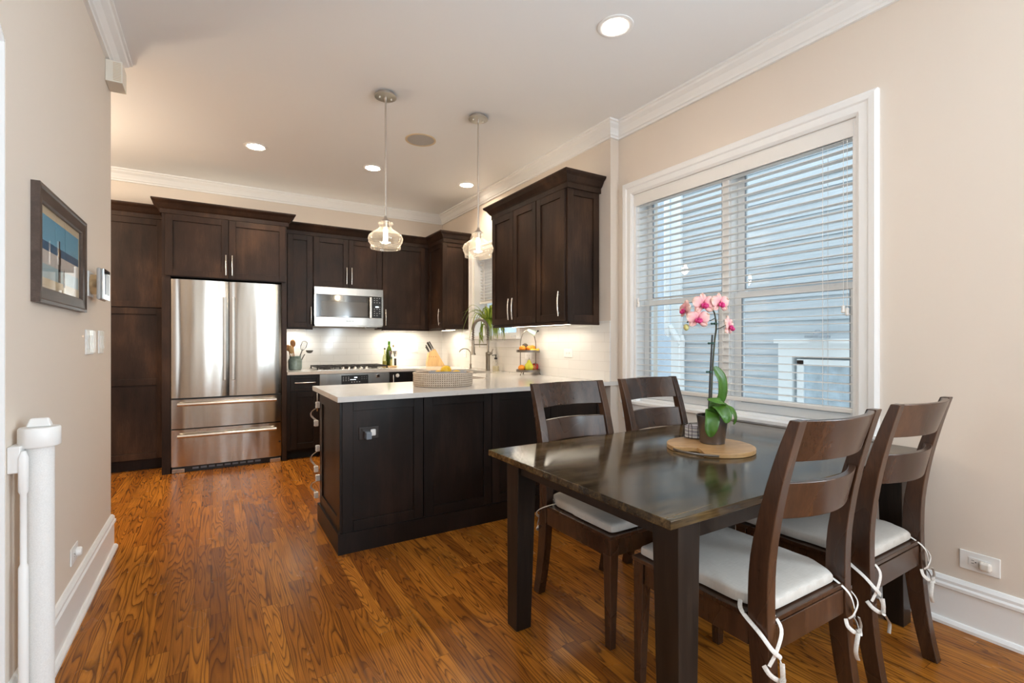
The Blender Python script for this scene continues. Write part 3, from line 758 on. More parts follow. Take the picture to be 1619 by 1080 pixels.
# refrigerator
t = thing('refrigerator', 'stainless steel french door refrigerator with two bottom drawers', 'refrigerator', (0.112, 5.50, 0))
box('body', -0.463, 0.463, 0.05, 0.62, 0.02, 1.80, M['black'], t)
def curved_panel(bm, x0, x1, z0, z1, yb, yf, bulge, n=12):
    pts = [(x0, yb)]
    for k in range(n + 1):
        u = k / n
        e = min(u, 1 - u) * (x1 - x0)
        edge = 0.012 * max(0, 1 - e / 0.018) ** 2
        pts.append((x0 + (x1 - x0) * u, yf - bulge * (1 - (2 * u - 1) ** 2) + edge))
    pts.append((x1, yb))
    add_prism(bm, pts, 2, z0, z1)
for sx in (-1, 1):
    bm = BM(); xa, xb = (-0.465, -0.003) if sx < 0 else (0.003, 0.465)
    curved_panel(bm, xa, xb, 0.706, 1.822, 0.045, -0.012, 0.012)
    d = obj('door', bm, M['steel'], t, smooth=True)
    bm = BM(); hx = sx * 0.036
    add_box(bm, hx - 0.012, hx + 0.012, -0.036, -0.022, 0.86, 1.67); add_box(bm, hx - 0.008, hx + 0.008, -0.024, -0.012, 0.88, 0.92); add_box(bm, hx - 0.008, hx + 0.008, -0.024, -0.012, 1.61, 1.65)
    obj('handle', bm, M['steelflat'], d, bevel=0.004)
for z0, z1, hz in ((0.418, 0.690, 0.648), (0.062, 0.408, 0.352)):
    bm = BM(); curved_panel(bm, -0.465, 0.465, z0, z1, 0.045, -0.012, 0.012, 16)
    d = obj('drawer', bm, M['steel'], t, smooth=True)
    bm = BM(); add_tube(bm, [(-0.415, -0.065, hz), (0.415, -0.065, hz)], 0.0165, 12, cap=True)
    for hx in (-0.38, 0.38): add_box(bm, hx - 0.012, hx + 0.012, -0.062, -0.014, hz - 0.010, hz + 0.010)
    obj('handle', bm, M['pull'], d, smooth=True)
box('hinge_strip', -0.46, 0.46, 0.0, 0.045, 0.692, 0.704, M['black'], t)
bm = BM(); add_box(bm, -0.46, 0.46, 0.03, 0.05, 0.0, 0.055); g = obj('toe_grille', bm, M['black'], t)
bm = BM()
for k in range(9): add_box(bm, -0.30 + k * 0.066, -0.30 + k * 0.066 + 0.05, 0.022, 0.0305, 0.022, 0.040)
obj('vent_slot', bm, M['darkscreen'], g)
for sx in (-1, 1): box('leg', sx * 0.41 - 0.05, sx * 0.41 + 0.05, -0.008, 0.0295, 0.002, 0.042, M['steelflat'], t, bevel=0.003)
bm = BM(); add_cyl(bm, (0.452, -0.0135, 0.21), 0.009, 0.004, 'y', 14); obj('badge', bm, M['black'], t)

# back wall uppers
yf = -0.33
def upper(label, x0, x1, z0, doors, crown_path=None, side_label=None, yb=YB):
    t = thing('upper_cabinet', label, 'cabinet', (0, yb, 0), 0)
    box('carcass', x0 + 0.0005, x1 - 0.0005, yf, -0.0095, z0, UT, C, t)
    for (a, b, h) in doors:
        hh = None
        if h is not None: hh = (h, z0 + 0.045, h, z0 + 0.238)
        door(t, a, b, z0 + 0.005, UT - 0.012, yf, C, handle=hh)
    if crown_path: cab_crown(t, crown_path, UT - 0.010, C)
    box('light_rail', x0 + 0.0005, x1 - 0.0005, yf - 0.005, yf + 0.02, z0 - 0.016, z0, C, t)
    return t
upper('narrow dark upper cabinet between refrigerator and microwave', 0.6305, 0.932, UB, [(0.668, 0.928, 0.907)], [(0.632, yf), (0.932, yf)])
mwc = upper('short two-door dark upper cabinet above the microwave', 0.933, 1.715, 1.856, [(0.938, 1.320, 1.292), (1.320, 1.711, 1.349)], [(0.932, yf), (1.715, yf)])
upper('wide dark upper cabinet right of the microwave', 1.716, 2.318, UB, [(1.720, 2.262, 1.748)], [(1.715, yf), (2.318 - 0.0, yf)])

# corner cabinet on the side wall (front looks to -x): local x runs toward the camera
t = thing('upper_cabinet', 'dark corner upper cabinet on the side wall beyond the sink window', 'cabinet', (XK, 5.34, 0), R(-90))
# local x = -(world y - 5.34), local y = world x - XK
box('carcass', -0.785, -0.0, yf, -0.0095, UB, UT, C, t)
door(t, -0.44, -0.004, UB + 0.005, UT - 0.012, yf, C, handle=(-0.033, UB + 0.045, -0.033, UB + 0.238))
bm = BM()  # framed end panel looking toward the camera (world -y = local +x)
fr, tt = 0.058, 0.012
ya, yb2 = yf - 0.018, -0.0095
add_box(bm, 0, tt, ya, ya + fr, UB, UT); add_box(bm, 0, tt, yb2 - fr, yb2, UB, UT); add_box(bm, 0, tt, ya + fr, yb2 - fr, UB, UB + fr); add_box(bm, 0, tt, ya + fr, yb2 - fr, UT - fr, UT)
obj('end_panel', bm, C, t, bevel=0.0015, seg=1)
cab_crown(t, [(-0.474, yf), (0.008, yf), (0.008, -0.004)], UT - 0.010, C)
box('light_rail', -0.46, 0.0, yf - 0.005, yf + 0.02, UB - 0.016, UB, C, t)

# long upper cabinet right of sink window
t = thing('upper_cabinet', 'wide dark three-door upper cabinet nearest the dining window', 'cabinet', (XK, 2.972, 0), R(-90))
Lx = -(4.13 - 2.972)
box('carcass', Lx, 0.0, yf, -0.0095, UB, UT, C, t)
d1, d2 = -(3.735 - 2.972), -(3.365 - 2.972)
door(t, Lx + 0.004, d1, UB + 0.005, UT - 0.012, yf, C, handle=(d1 - 0.033, UB + 0.045, d1 - 0.033, UB + 0.238))
door(t, d1, d2 - 0.003, UB + 0.005, UT - 0.012, yf, C, handle=(d1 + 0.033, UB + 0.045, d1 + 0.033, UB + 0.238))
door(t, d2 + 0.003, -0.004, UB + 0.005, UT - 0.012, yf, C, handle=(-0.045, UB + 0.045, -0.045, UB + 0.238))
bm = BM()
ya, yb2 = yf - 0.0, -0.0095
add_box(bm, 0, tt, ya, ya + fr, UB, UT); add_box(bm, 0, tt, yb2 - fr, yb2, UB, UT); add_box(bm, 0, tt, ya + fr, yb2 - fr, UB, UB + fr); add_box(bm, 0, tt, ya + fr, yb2 - fr, UT - fr, UT)
obj('end_panel', bm, C, t, bevel=0.0015, seg=1)
cab_crown(t, [(Lx, -0.004), (Lx, yf), (0.012, yf), (0.012, -0.004)], UT - 0.010, C)
bm = BM(); add_box(bm, Lx, 0.014, yf - 0.008, yf + 0.015, UB - 0.020, UB); add_box(bm, -0.002, 0.014, yf, -0.0095, UB - 0.020, UB); obj('light_rail', bm, C, t)

# under-cabinet light strips
def strip(label, loc, rz, L, power):
    s = thing('under_cabinet_light', label, 'light', loc, rz, None)
    box('housing', -L / 2, L / 2, -0.02, 0.02, -0.010, -0.0003, M['white'], s)
    box('lens', -L / 2 + 0.01, L / 2 - 0.01, -0.014, 0.014, -0.0125, -0.0102, M['ucl'], s)
    l = area('strip_light', (0, 0, -0.018), (0, 0, 0), L - 0.04, 0.03, power, (1.0, 0.90, 0.74)); l.parent = s
strip('slim light under the narrow upper cabinet beside the refrigerator', (0.78, YB - 0.17, UB), 0, 0.22, 1.2)
strip('slim light under the upper cabinet right of the microwave', (2.0, YB - 0.17, UB), 0, 0.46, 3.4)
strip('slim light under the corner upper cabinet on the side wall', (XK - 0.17, 5.57, UB), R(-90), 0.36, 1.4)
strip('slim light under the three-door upper cabinet by the dining window', (XK - 0.17, 3.55, UB), R(-90), 0.98, 1.5)

# microwave
t = thing('microwave', 'stainless over-the-range microwave below the short upper cabinet', 'microwave', (1.324, 5.745, 1.425))
W2 = 0.388
box('body', -W2 + 0.008, W2 - 0.008, 0.03, 0.384, 0.0, 0.43, M['black'], t)
box('top_panel', -W2, W2, 0.0, 0.03, 0.345, 0.430, M['steelflat'], t, bevel=0.003)
box('bottom_panel', -W2, W2, 0.0, 0.03, 0.0, 0.092, M['steelflat'], t, bevel=0.003)
box('side_trim', -W2, -W2 + 0.022, 0.0, 0.03, 0.094, 0.343, M['steelflat'], t); box('side_trim', W2 - 0.020, W2, 0.0, 0.03, 0.094, 0.343, M['steelflat'], t)
d = box('door', -W2 + 0.024, 0.262, 0.004, 0.03, 0.094, 0.343, M['mwglass'], t)
box('inner_window', -W2 + 0.075, 0.20, 0.0025, 0.0045, 0.105, 0.27, plain('oven_window_mesh', (0.10, 0.095, 0.09), 0.08, spec=0.9), d)
bm = BM(); add_box(bm, 0.218, 0.246, -0.038, -0.022, 0.088, 0.335)
for zz in (0.11, 0.31): add_box(bm, 0.224, 0.240, -0.024, 0.004, zz - 0.01, zz + 0.01)
obj('handle', bm, M['pull'], d, bevel=0.005)
p = box('control_panel', 0.264, W2 - 0.022, 0.003, 0.03, 0.094, 0.343, M['black'], t)
bm = BM()
for r_ in range(9):
    if r_ in (3,): continue
    for c_ in range(3):
        if (r_ * 3 + c_) % 7 == 5: continue
        x = 0.284 + c_ * 0.031; z = 0.326 - r_ * 0.0255
        add_box(bm, x - 0.006, x + 0.006, 0.0018, 0.0031, z - 0.003, z + 0.003)
obj('button_marking', bm, M['marks'], p)
bm = BM(); add_box(bm, 0.296, 0.334, 0.0015, 0.0031, 0.217, 0.231); obj('display', bm, M['digits'], p)
def lettering(txt, size, mat, parent, loc, rot):
    cu = bpy.data.curves.new('lettering', 'FONT'); cu.body = txt; cu.size = size; cu.extrude = 0.0006; cu.align_x = 'CENTER'; cu.resolution_u = 3
    tmp = bpy.data.objects.new('lettering', cu); COL.objects.link(tmp)
    dg = bpy.context.evaluated_depsgraph_get()
    me = bpy.data.meshes.new_from_object(tmp.evaluated_get(dg)); bpy.data.objects.remove(tmp)
    me.materials.append(mat) if not me.materials else None
    me.materials[0] = mat
    o = bpy.data.objects.new('lettering', me); COL.objects.link(o); o.parent = parent; o.location = loc; o.rotation_euler = rot
    return o
lettering('BOSCH', 0.026, M['black'], t, (0.0, -0.0015, 0.040), (R(90), 0, 0))
bm = BM(); add_lathe(bm, [(0.0095, -0.0015), (0.0095, 0.0005), (0.0070, 0.0005), (0.0070, -0.0015)], (-0.066, -0.0005, 0.049), 18, 'y', closed=True); add_box(bm, -0.0695, -0.0625, -0.0018, 0.0, 0.0478, 0.0502)
obj('emblem', bm, M['black'], t)
bm = BM(); add_box(bm, -W2 + 0.01, W2 - 0.01, 0.01, 0.37, -0.012, -0.0003); obj('underside', bm, M['steelflat'], t)
l = area('cooktop_light', (0, 0.14, -0.02), (0, 0, 0), 0.45, 0.08, 0.75, (1.0, 0.93, 0.82)); l.parent = t
bm = BM(); add_box(bm, 0.20, 0.33, 0.05, 0.10, -0.028, -0.0125); obj('latch', bm, M['bronze'], t)

# ------------------------------------------------------------------ base units and worktop
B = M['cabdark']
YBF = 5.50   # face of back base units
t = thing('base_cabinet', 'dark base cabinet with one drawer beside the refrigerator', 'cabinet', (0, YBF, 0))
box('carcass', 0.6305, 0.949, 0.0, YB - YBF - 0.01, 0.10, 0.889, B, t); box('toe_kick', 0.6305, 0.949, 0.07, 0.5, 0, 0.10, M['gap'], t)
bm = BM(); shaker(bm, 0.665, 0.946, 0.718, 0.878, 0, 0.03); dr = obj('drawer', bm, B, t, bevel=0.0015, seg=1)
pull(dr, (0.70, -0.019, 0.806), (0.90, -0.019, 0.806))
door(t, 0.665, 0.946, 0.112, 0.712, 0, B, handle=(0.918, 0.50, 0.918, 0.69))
t = thing('wall_oven', 'built-in stainless oven under the gas cooktop', 'oven', (1.327, YBF, 0))
box('body', -0.377, 0.377, 0.002, 0.55, 0.10, 0.885, M['black'], t)
cp = box('control_panel', -0.378, 0.378, -0.022, 0.0015, 0.755, 0.886, M['steelflat'], t, bevel=0.002)
box('control_screen', -0.155, 0.135, -0.0245, -0.0221, 0.768, 0.866, M['black'], cp)
bm = BM()
for k in range(14):
    r_, c_ = divmod(k, 3); x = -0.135 + c_ * 0.028; z = 0.845 - r_ * 0.018
    if r_ < 3: add_box(bm, x - 0.005, x + 0.005, -0.026, -0.0246, z - 0.003, z + 0.003)
for k in range(6):
    r_, c_ = divmod(k, 3); x = 0.065 + c_ * 0.026; z = 0.845 - r_ * 0.022; add_box(bm, x - 0.003, x + 0.003, -0.026, -0.0246, z - 0.002, z + 0.002)
for k in range(4): x = -0.045 + k * 0.028; add_box(bm, x - 0.006, x + 0.006, -0.026, -0.0246, 0.788, 0.794)
obj('button_marking', bm, M['marks'], cp)
bm = BM(); add_box(bm, -0.018, 0.014, -0.026, -0.0246, 0.835, 0.846); add_box(bm, -0.062, 0.0, -0.026, -0.0246, 0.815, 0.820); obj('display', bm, M['digits'], cp)
d = box('door', -0.378, 0.378, -0.024, 0.0015, 0.13, 0.750, M['steelflat'], t, bevel=0.002)
box('oven_window', -0.27, 0.27, -0.0262, -0.0242, 0.27, 0.60, M['mwglass'], d)
pull(d, (-0.30, -0.024, 0.69), (0.30, -0.024, 0.69), 0.05, 0.010, 0.0)
bm = BM(); add_box(bm, 0.225, 0.262, -0.04, -0.0225, 0.832, 0.868); o = obj('child_latch', bm, M['chrome'], None, bevel=0.006)
o.location = (1.327, YBF, 0); tag(o, 'small clear child latch stuck on the oven control panel', 'latch')
t = thing('base_cabinet', 'dark base cabinet right of the oven', 'cabinet', (0, YBF, 0))
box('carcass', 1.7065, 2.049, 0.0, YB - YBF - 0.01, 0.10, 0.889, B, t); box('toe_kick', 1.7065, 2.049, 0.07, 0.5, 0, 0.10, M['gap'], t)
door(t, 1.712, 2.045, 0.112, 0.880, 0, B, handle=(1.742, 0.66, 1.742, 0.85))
bm = BM(); add_lathe(bm, [(0.0, -0.016), (0.019, -0.014), (0.022, -0.004), (0.022, 0)], (0, 0, 0), 20, 'y'); add_lathe(bm, [(0.0, -0.021), (0.008, -0.020), (0.008, -0.014)], (0, 0, 0), 12, 'y')
o = obj('child_latch', bm, M['white'], None, smooth=True); o.location = (1.80, YBF - 0.0205, 0.845); tag(o, 'round white child latch stuck on the base cabinet right of the oven', 'latch')
t = thing('sink_cabinet', 'dark base cabinets under the sink along the side wall', 'cabinet', (2.05, 0, 0))
box('carcass', 0.0, XK - 2.05 - 0.01, 3.60, YB - 0.012, 0.10, 0.70, B, t)
box('face', 0.0, 0.02, 3.60, 5.498, 0.70, 0.889, B, t); box('toe_kick', 0.07, 0.5, 3.60, 5.45, 0, 0.10, M['gap'], t)
# peninsula
PX0, PY0 = 0.612, 2.905
t = thing('peninsula_cabinet', 'dark panelled kitchen peninsula facing the dining table', 'cabinet', (PX0, PY0, 0))
PW = XK - PX0 - 0.012
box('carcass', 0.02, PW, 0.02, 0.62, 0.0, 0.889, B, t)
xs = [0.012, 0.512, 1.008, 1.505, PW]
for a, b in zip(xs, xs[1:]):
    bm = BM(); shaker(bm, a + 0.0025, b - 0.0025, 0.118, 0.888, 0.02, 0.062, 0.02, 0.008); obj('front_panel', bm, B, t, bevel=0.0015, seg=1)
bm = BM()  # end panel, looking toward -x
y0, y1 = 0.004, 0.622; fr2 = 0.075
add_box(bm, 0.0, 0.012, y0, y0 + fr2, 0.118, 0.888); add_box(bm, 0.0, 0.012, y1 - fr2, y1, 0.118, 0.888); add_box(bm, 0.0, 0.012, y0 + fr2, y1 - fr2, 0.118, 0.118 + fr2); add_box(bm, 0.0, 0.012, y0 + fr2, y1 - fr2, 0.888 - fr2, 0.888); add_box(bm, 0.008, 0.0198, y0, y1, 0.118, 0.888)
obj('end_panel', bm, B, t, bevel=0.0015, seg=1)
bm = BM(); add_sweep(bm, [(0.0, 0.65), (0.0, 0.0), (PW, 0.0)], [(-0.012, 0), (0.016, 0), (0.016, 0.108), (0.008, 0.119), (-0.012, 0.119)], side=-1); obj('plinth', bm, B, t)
# dishwasher at the kitchen side of the peninsula
t = thing('dishwasher', 'dishwasher with a pale door edge at the kitchen side of the peninsula', 'dishwasher', (0.66, 3.528, 0))
box('door', -0.036, 0.56, 0.02, 0.055, 0.12, 0.885, M['speakerrim'], t, bevel=0.002)
# child safety straps on that corner
def strap(za, zb, label):
    s = thing('safety_strap', label, 'strap', (0.606, 3.545, zb), 0, 'child safety straps on the peninsula corner')
    h = za - zb
    for zz, dy in ((h, -0.02), (0, 0.045)):
        bm = BM(); add_box(bm, -0.022, 0.0055, dy - 0.016, dy + 0.016, zz - 0.021, zz + 0.021); l = obj('latch', bm, M['white'], s, bevel=0.005)
        bm = BM(); add_box(bm, -0.0235, -0.021, dy - 0.007, dy + 0.007, zz - 0.011, zz + 0.011); obj('button', bm, M['darkscreen'], l)
    bm = BM(); add_tube(bm, smooth_path([(-0.010, -0.02, h - 0.02), (-0.040, 0.02, h * 0.65), (-0.040, 0.045, h * 0.4), (-0.008, 0.045, 0.02)], 6), 0.006, 6, 0.35); obj('band', bm, M['rope'], s, smooth=True)
strap(0.80, 0.665, 'white child safety strap, topmost of three on the peninsula corner')
strap(0.502, 0.345, 'white child safety strap, middle of three on the peninsula corner')
strap(0.300, 0.165, 'white child safety strap, lowest of three on the peninsula corner')

# worktop: back run, side run, peninsula in one piece with a sink cut-out
SX0, SX1, SY0, SY1 = 2.12, 2.46, 4.30, 5.02
bm = BM()
for a in ((0.632, XK - 0.0095, 5.462, YB - 0.0095), (2.012, SX0, 3.655, 5.462), (SX1, XK - 0.0095, 3.655, 5.462), (SX0, SX1, 3.655, SY0), (SX0, SX1, SY1, 5.462), (0.584, XK - 0.0095, 2.842, 3.655)):
    add_box(bm, a[0], a[1], a[2], a[3], CT - 0.030, CT)
add_box(bm, 0.584, XW - 0.001, 2.822, 2.8375, CT - 0.030, CT); add_box(bm, 0.584, XK - 0.0095, 2.8375, 2.842, CT - 0.030, CT)
bmesh.ops.remove_doubles(bm, verts=bm.verts, dist=0.0001)
o = obj('worktop', bm, M['quartz'], None); tag(o, 'white quartz worktop running from cooktop past the sink to the peninsula', 'worktop')
t = thing('kitchen_sink', 'undermount steel sink below the side window', 'sink', (2.29, 4.66, 0.70))
bm = BM(); wx, wy, hh = 0.168, 0.358, 0.188
add_box(bm, -wx, wx, -wy, wy, 0.0, 0.006)
for a in ((-wx, -wx + 0.005, -wy, wy), (wx - 0.005, wx, -wy, wy), (-wx + 0.005, wx - 0.005, -wy, -wy + 0.005), (-wx + 0.005, wx - 0.005, wy - 0.005, wy)): add_box(bm, a[0], a[1], a[2], a[3], 0.006, hh)
obj('basin', bm, M['steelflat'], t)
bm = BM(); add_cyl(bm, (0, 0, 0.0062), 0.04, 0.006); obj('drain', bm, M['chrome'], t)

# ------------------------------------------------------------------ things on the worktop
def lathe_obj(name, prof, mat, parent=None, c=(0, 0, 0), seg=28, axis='z', closed=False):
    bm = BM(); add_lathe(bm, prof, c, seg, axis, closed); return obj(name, bm, mat, parent, smooth=True)
# cooktop
t = thing('gas_cooktop', 'low black and steel gas cooktop set in the back worktop', 'cooktop', (1.33, 5.80, CT))
box('tray', -0.40, 0.40, -0.262, 0.25, 0.0003, 0.010, M['steelflat'], t, bevel=0.003)
bm = BM()
for cx in (-0.265, 0.0, 0.265):
    for yy in (-0.20, 0.22): add_box(bm, cx - 0.125, cx + 0.125, yy - 0.007, yy + 0.007, 0.028, 0.044)
    for xx in (-0.12, -0.04, 0.04, 0.12): add_box(bm, cx + xx - 0.006, cx + xx + 0.006, -0.2, 0.22, 0.030, 0.043)
    add_box(bm, cx - 0.125, cx + 0.125, 0.0, 0.014, 0.030, 0.043)
    for xx in (-0.118, 0.118):
        for yy in (-0.2, 0.22): add_box(bm, cx + xx - 0.007, cx + xx + 0.007, yy - 0.007, yy + 0.007, 0.0103, 0.03)
obj('grate', bm, M['iron'], t)
for (bx, by, br) in ((-0.265, -0.09, 0.04), (-0.265, 0.12, 0.045), (0.0, 0.03, 0.055), (0.265, -0.09, 0.035), (0.265, 0.12, 0.045)):
    lathe_obj('burner', [(br, 0.0103), (br, 0.018), (br * 0.8, 0.024), (0, 0.025)], M['iron'], t, (bx, by, 0), 20)
for k in range(5): lathe_obj('knob', [(0.019, 0.0103), (0.018, 0.016), (0.013, 0.020), (0.012, 0.036), (0, 0.037)], M['pull'], t, (-0.12 + k * 0.065, -0.235, 0), 16)

# utensil crock
cr = thing('utensil_crock', 'sage green glazed jar holding cooking tools beside the refrigerator', 'jar', (0.765, 5.93, CT))
cprof = [(0.062, 0.0), (0.070, 0.006), (0.072, 0.03), (0.072, 0.10), (0.064, 0.124), (0.058, 0.130), (0.060, 0.152), (0.056, 0.153), (0.053, 0.130), (0.064, 0.10), (0.064, 0.02), (0, 0.012)]
lathe_obj('jar', cprof, M['crock'], cr, seg=36)
cb = Vector((0.765, 5.93, CT))
def spoon(label, base, tip, mat, w=0.026, ln=0.07, name='wooden_spoon', cat='spoon', flat=0.35, kind='bowl'):
    base, tip = Vector(base), Vector(tip)
    r = thing(name, label, cat, base); d = tip - base; n = d.normalized()
    bm = BM(); add_tube(bm, [(0, 0, 0), d * 0.5, d - n * ln * 0.9], [0.0055, 0.006, 0.0055], 8); obj('handle_shaft', bm, mat, r, smooth=True)
    bm = BM()
    c = d - n * ln * 0.45
    s = n.cross(Vector((0, 1, 0))).normalized(); u = n.cross(s)
    rot = Matrix((s, u, n)).transposed()
    if kind == 'bowl': add_ball(bm, c, w, 0.007, ln * 0.55, 16, rot)
    elif kind == 'slots':
        for k in range(5):
            o_ = (k - 2) * w * 0.42
            pts = [c + s * o_ * 0.6 - n * ln * 0.5, c + s * o_ - n * ln * 0.1, c + s * o_ + n * ln * 0.35, c + s * o_ * 0.7 + n * ln * 0.5]
            add_tube(bm, pts, w * 0.13, 6, 0.4)
        add_tube(bm, [c - s * w - n * ln * 0.05, c - s * w * 0.9 + n * ln * 0.4, c + n * ln * 0.56, c + s * w * 0.9 + n * ln * 0.4, c + s * w - n * ln * 0.05, c + s * w * 0.5 - n * ln * 0.45, c - s * w * 0.5 - n * ln * 0.45, c - s * w - n * ln * 0.05], 0.003, 6)
    else: add_lathe(bm, [(0.0, 0.0), (0.02, 0.003), (0.034, 0.014), (0.040, 0.034), (0.038, 0.034), (0.03, 0.014), (0, 0.006)], tip - base + Vector((0.03, 0, -0.03)), 20)
    obj('head', bm, mat, r, smooth=True)
    return r
U = plain('grey_nylon', (0.13, 0.125, 0.115), 0.4)
spoon('leaning wooden spoon at the left of the sage jar', cb + Vector((-0.020, 0.01, 0.03)), cb + Vector((-0.078, -0.01, 0.275)), M['spoon'])
spoon('dark-bowled wooden spoon tallest in the sage jar', cb + Vector((0.0, 0.02, 0.03)), cb + Vector((-0.022, 0.03, 0.335)), M['spoon'], 0.028, 0.08)
spoon('flat wooden spatula between two wooden spoons in the sage jar', cb + Vector((-0.008, -0.015, 0.03)), cb + Vector((-0.052, -0.03, 0.268)), M['bamboo'], 0.024, 0.09, 'wooden_spatula', 'spatula')
spoon('slotted grey turner leaning right in the sage jar', cb + Vector((0.010, 0.0, 0.03)), cb + Vector((0.105, 0.0, 0.315)), U, 0.030, 0.105, 'slotted_turner', 'turner', kind='slots')
spoon('grey ladle with bowl tipped outside the sage jar', cb + Vector((0.026, -0.01, 0.03)), cb + Vector((0.118, -0.02, 0.215)), U, 0.03, 0.05, 'ladle', 'ladle', kind='ladle')

# round board with bottles
bx, by = 1.80, 5.93
# (board stands right of the cooktop)
bx = 1.845
bd = thing('serving_board', 'small round bamboo board under the oil bottles by the cooktop', 'board', (bx, by, CT))
lathe_obj('disc', [(0.088, 0.0003), (0.095, 0.004), (0.095, 0.014), (0.090, 0.018), (0, 0.018)], M['bamboo'], bd, seg=40)
zb = CT + 0.0183
def bottle(label, x, y, prof, mat, cap_prof, cap_mat, name='bottle', cat='bottle', fill=None):
    r = thing(name, label, cat, (x, y, zb))
    lathe_obj('body', prof, mat, r, seg=24)
    lathe_obj('cap', cap_prof, cap_mat, r, seg=20)
    if fill: lathe_obj('contents', fill[0], fill[1], r, seg=20)
    return r
oil = plain('olive_oil', (0.26, 0.30, 0.02), 0.2); pale_oil = plain('pale_vinegar', (0.48, 0.44, 0.16), 0.2)
bottle('small clear vinegar bottle with black cap on the round board', bx - 0.062, by - 0.01, [(0.026, 0), (0.028, 0.005), (0.028, 0.09), (0.020, 0.125), (0.011, 0.15), (0.011, 0.205)], M['vinegar'], [(0.013, 0.203), (0.013, 0.222), (0, 0.222)], M['black'], fill=([(0.024, 0.003), (0.025, 0.06), (0, 0.06)], pale_oil))
bottle('tall green olive oil bottle with green cap on the round board', bx + 0.002, by + 0.02, [(0.036, 0), (0.039, 0.005), (0.039, 0.17), (0.028, 0.215), (0.014, 0.245), (0.014, 0.275)], M['oilglass'], [(0.016, 0.262), (0.016, 0.306), (0, 0.307)], M['capgreen'], fill=([(0.035, 0.003), (0.036, 0.165), (0.026, 0.20), (0, 0.2)], oil))
bottle('clear bottle with cork behind the pepper mill on the round board', bx + 0.060, by + 0.030, [(0.022, 0), (0.024, 0.005), (0.024, 0.16), (0.012, 0.20), (0.012, 0.235)], M['glass'], [(0.012, 0.232), (0.013, 0.26), (0, 0.26)], M['cork'])
mill = [(0.014, 0), (0.016, 0.004), (0.015, 0.11), (0.013, 0.112)]
bottle('steel topped salt mill in front of the olive oil bottle', bx + 0.006, by - 0.050, mill, M['glass'], [(0.014, 0.113), (0.017, 0.125), (0.026, 0.17), (0.027, 0.185), (0, 0.187)], M['chrome'], 'salt_mill', 'mill', ([(0.013, 0.003), (0.013, 0.08), (0, 0.08)], pale_oil))
bottle('steel topped pepper mill at the right end of the round board', bx + 0.068, by - 0.022, mill, M['glass'], [(0.014, 0.113), (0.017, 0.125), (0.026, 0.17), (0.027, 0.185), (0, 0.187)], M['chrome'], 'pepper_mill', 'mill', ([(0.013, 0.003), (0.013, 0.09), (0, 0.09)], M['iron']))

# knife block
kbx, kby, krz = 2.445, 5.90, R(-12)
k = thing('knife_block', 'pale wood knife block in the worktop corner', 'knife block', (kbx, kby, CT), krz)
bm = BM(); add_prism(bm, [(-0.115, 0.0), (0.115, 0.0), (0.115, 0.006), (-0.012, 0.225), (-0.095, 0.172), (-0.118, 0.03)], 1, -0.055, 0.055); obj('block', bm, M['bamboo'], k, bevel=0.003)
bm = BM()
for i in range(4): add_box(bm, -0.092 + i * 0.028 - 0.007, -0.092 + i * 0.028 + 0.007, -0.0563, -0.0551, 0.118, 0.128)
obj('slot', bm, M['spoon'], k)
ax = Vector((-0.50, 0, 0.866)).normalized()
kn = [(-0.085, -0.030, 0.075), (-0.085, 0.0, 0.085), (-0.07, 0.032, 0.10), (-0.055, -0.03, 0.115), (-0.05, 0.005, 0.12), (-0.035, 0.035, 0.12), (-0.025, -0.012, 0.11), (-0.02, 0.02, 0.115)]
kl = ['short black knife handle lowest at the left of the block', 'second short black knife handle from the left in the block', 'small black knife handle at the back left of the block', 'long black knife handle at the front centre of the block',
      'long black knife handle in the middle of the block', 'tallest black knife handle at the back of the block', 'black knife handle at the front right of the block', 'black knife handle at the far right of the block']
first = None
for i, (px, py, L_) in enumerate(kn):
    zz = 0.172 + (px + 0.095) / 0.083 * 0.053
    base = Vector((px, py, zz)); n = ax
    wp = Matrix.Translation((kbx, kby, CT)) @ Matrix.Rotation(krz, 4, 'Z')
    r = thing('knife', kl[i], 'knife', wp @ base, krz, 'knives standing in the block')
    bm = BM(); add_tube(bm, [n * 0.0005, n * 0.012], 0.009, 8, 0.6); obj('bolster', bm, M['chrome'], r, smooth=True)
    bm = BM(); add_tube(bm, [n * 0.0122, n * L_ * 0.5, n * L_], [0.0095, 0.0105, 0.011], 8, 0.65); obj('grip', bm, M['iron'], r, smooth=True)

# basket with bowl and lemons on the peninsula
bk = thing('woven_basket', 'round woven rattan basket on the peninsula worktop', 'basket', (1.40, 3.235, CT))
bm = BM(); add_lathe(bm, [(0.205, 0.0004), (0.212, 0.01), (0.213, 0.082), (0.217, 0.090), (0.210, 0.096), (0.200, 0.090), (0.199, 0.02), (0.0, 0.014)], (0, 0, 0), 96); obj('weave', bm, M['basket'], bk, smooth=True)
bw = thing('ceramic_dish', 'grey rectangular dish sitting in the woven basket', 'dish', (1.455, 3.275, CT + 0.0205), R(-25))
bm = BM()
b_ = [(-0.115, -0.07, 0), (0.115, -0.07, 0), (0.115, 0.07, 0), (-0.115, 0.07, 0)]; t_ = [(-0.135, -0.085, 0.078), (0.135, -0.085, 0.078), (0.135, 0.085, 0.078), (-0.135, 0.085, 0.078)]
ti = [(-0.129, -0.079, 0.078), (0.129, -0.079, 0.078), (0.129, 0.079, 0.078), (-0.129, 0.079, 0.078)]; bi = [(-0.11, -0.065, 0.02), (0.11, -0.065, 0.02), (0.11, 0.065, 0.02), (-0.11, 0.065, 0.02)]
loops = [[bm.verts.new(p) for p in q] for q in (b_, t_, ti, bi)]
bm.faces.new(loops[0][::-1]); bm.faces.new(loops[3])
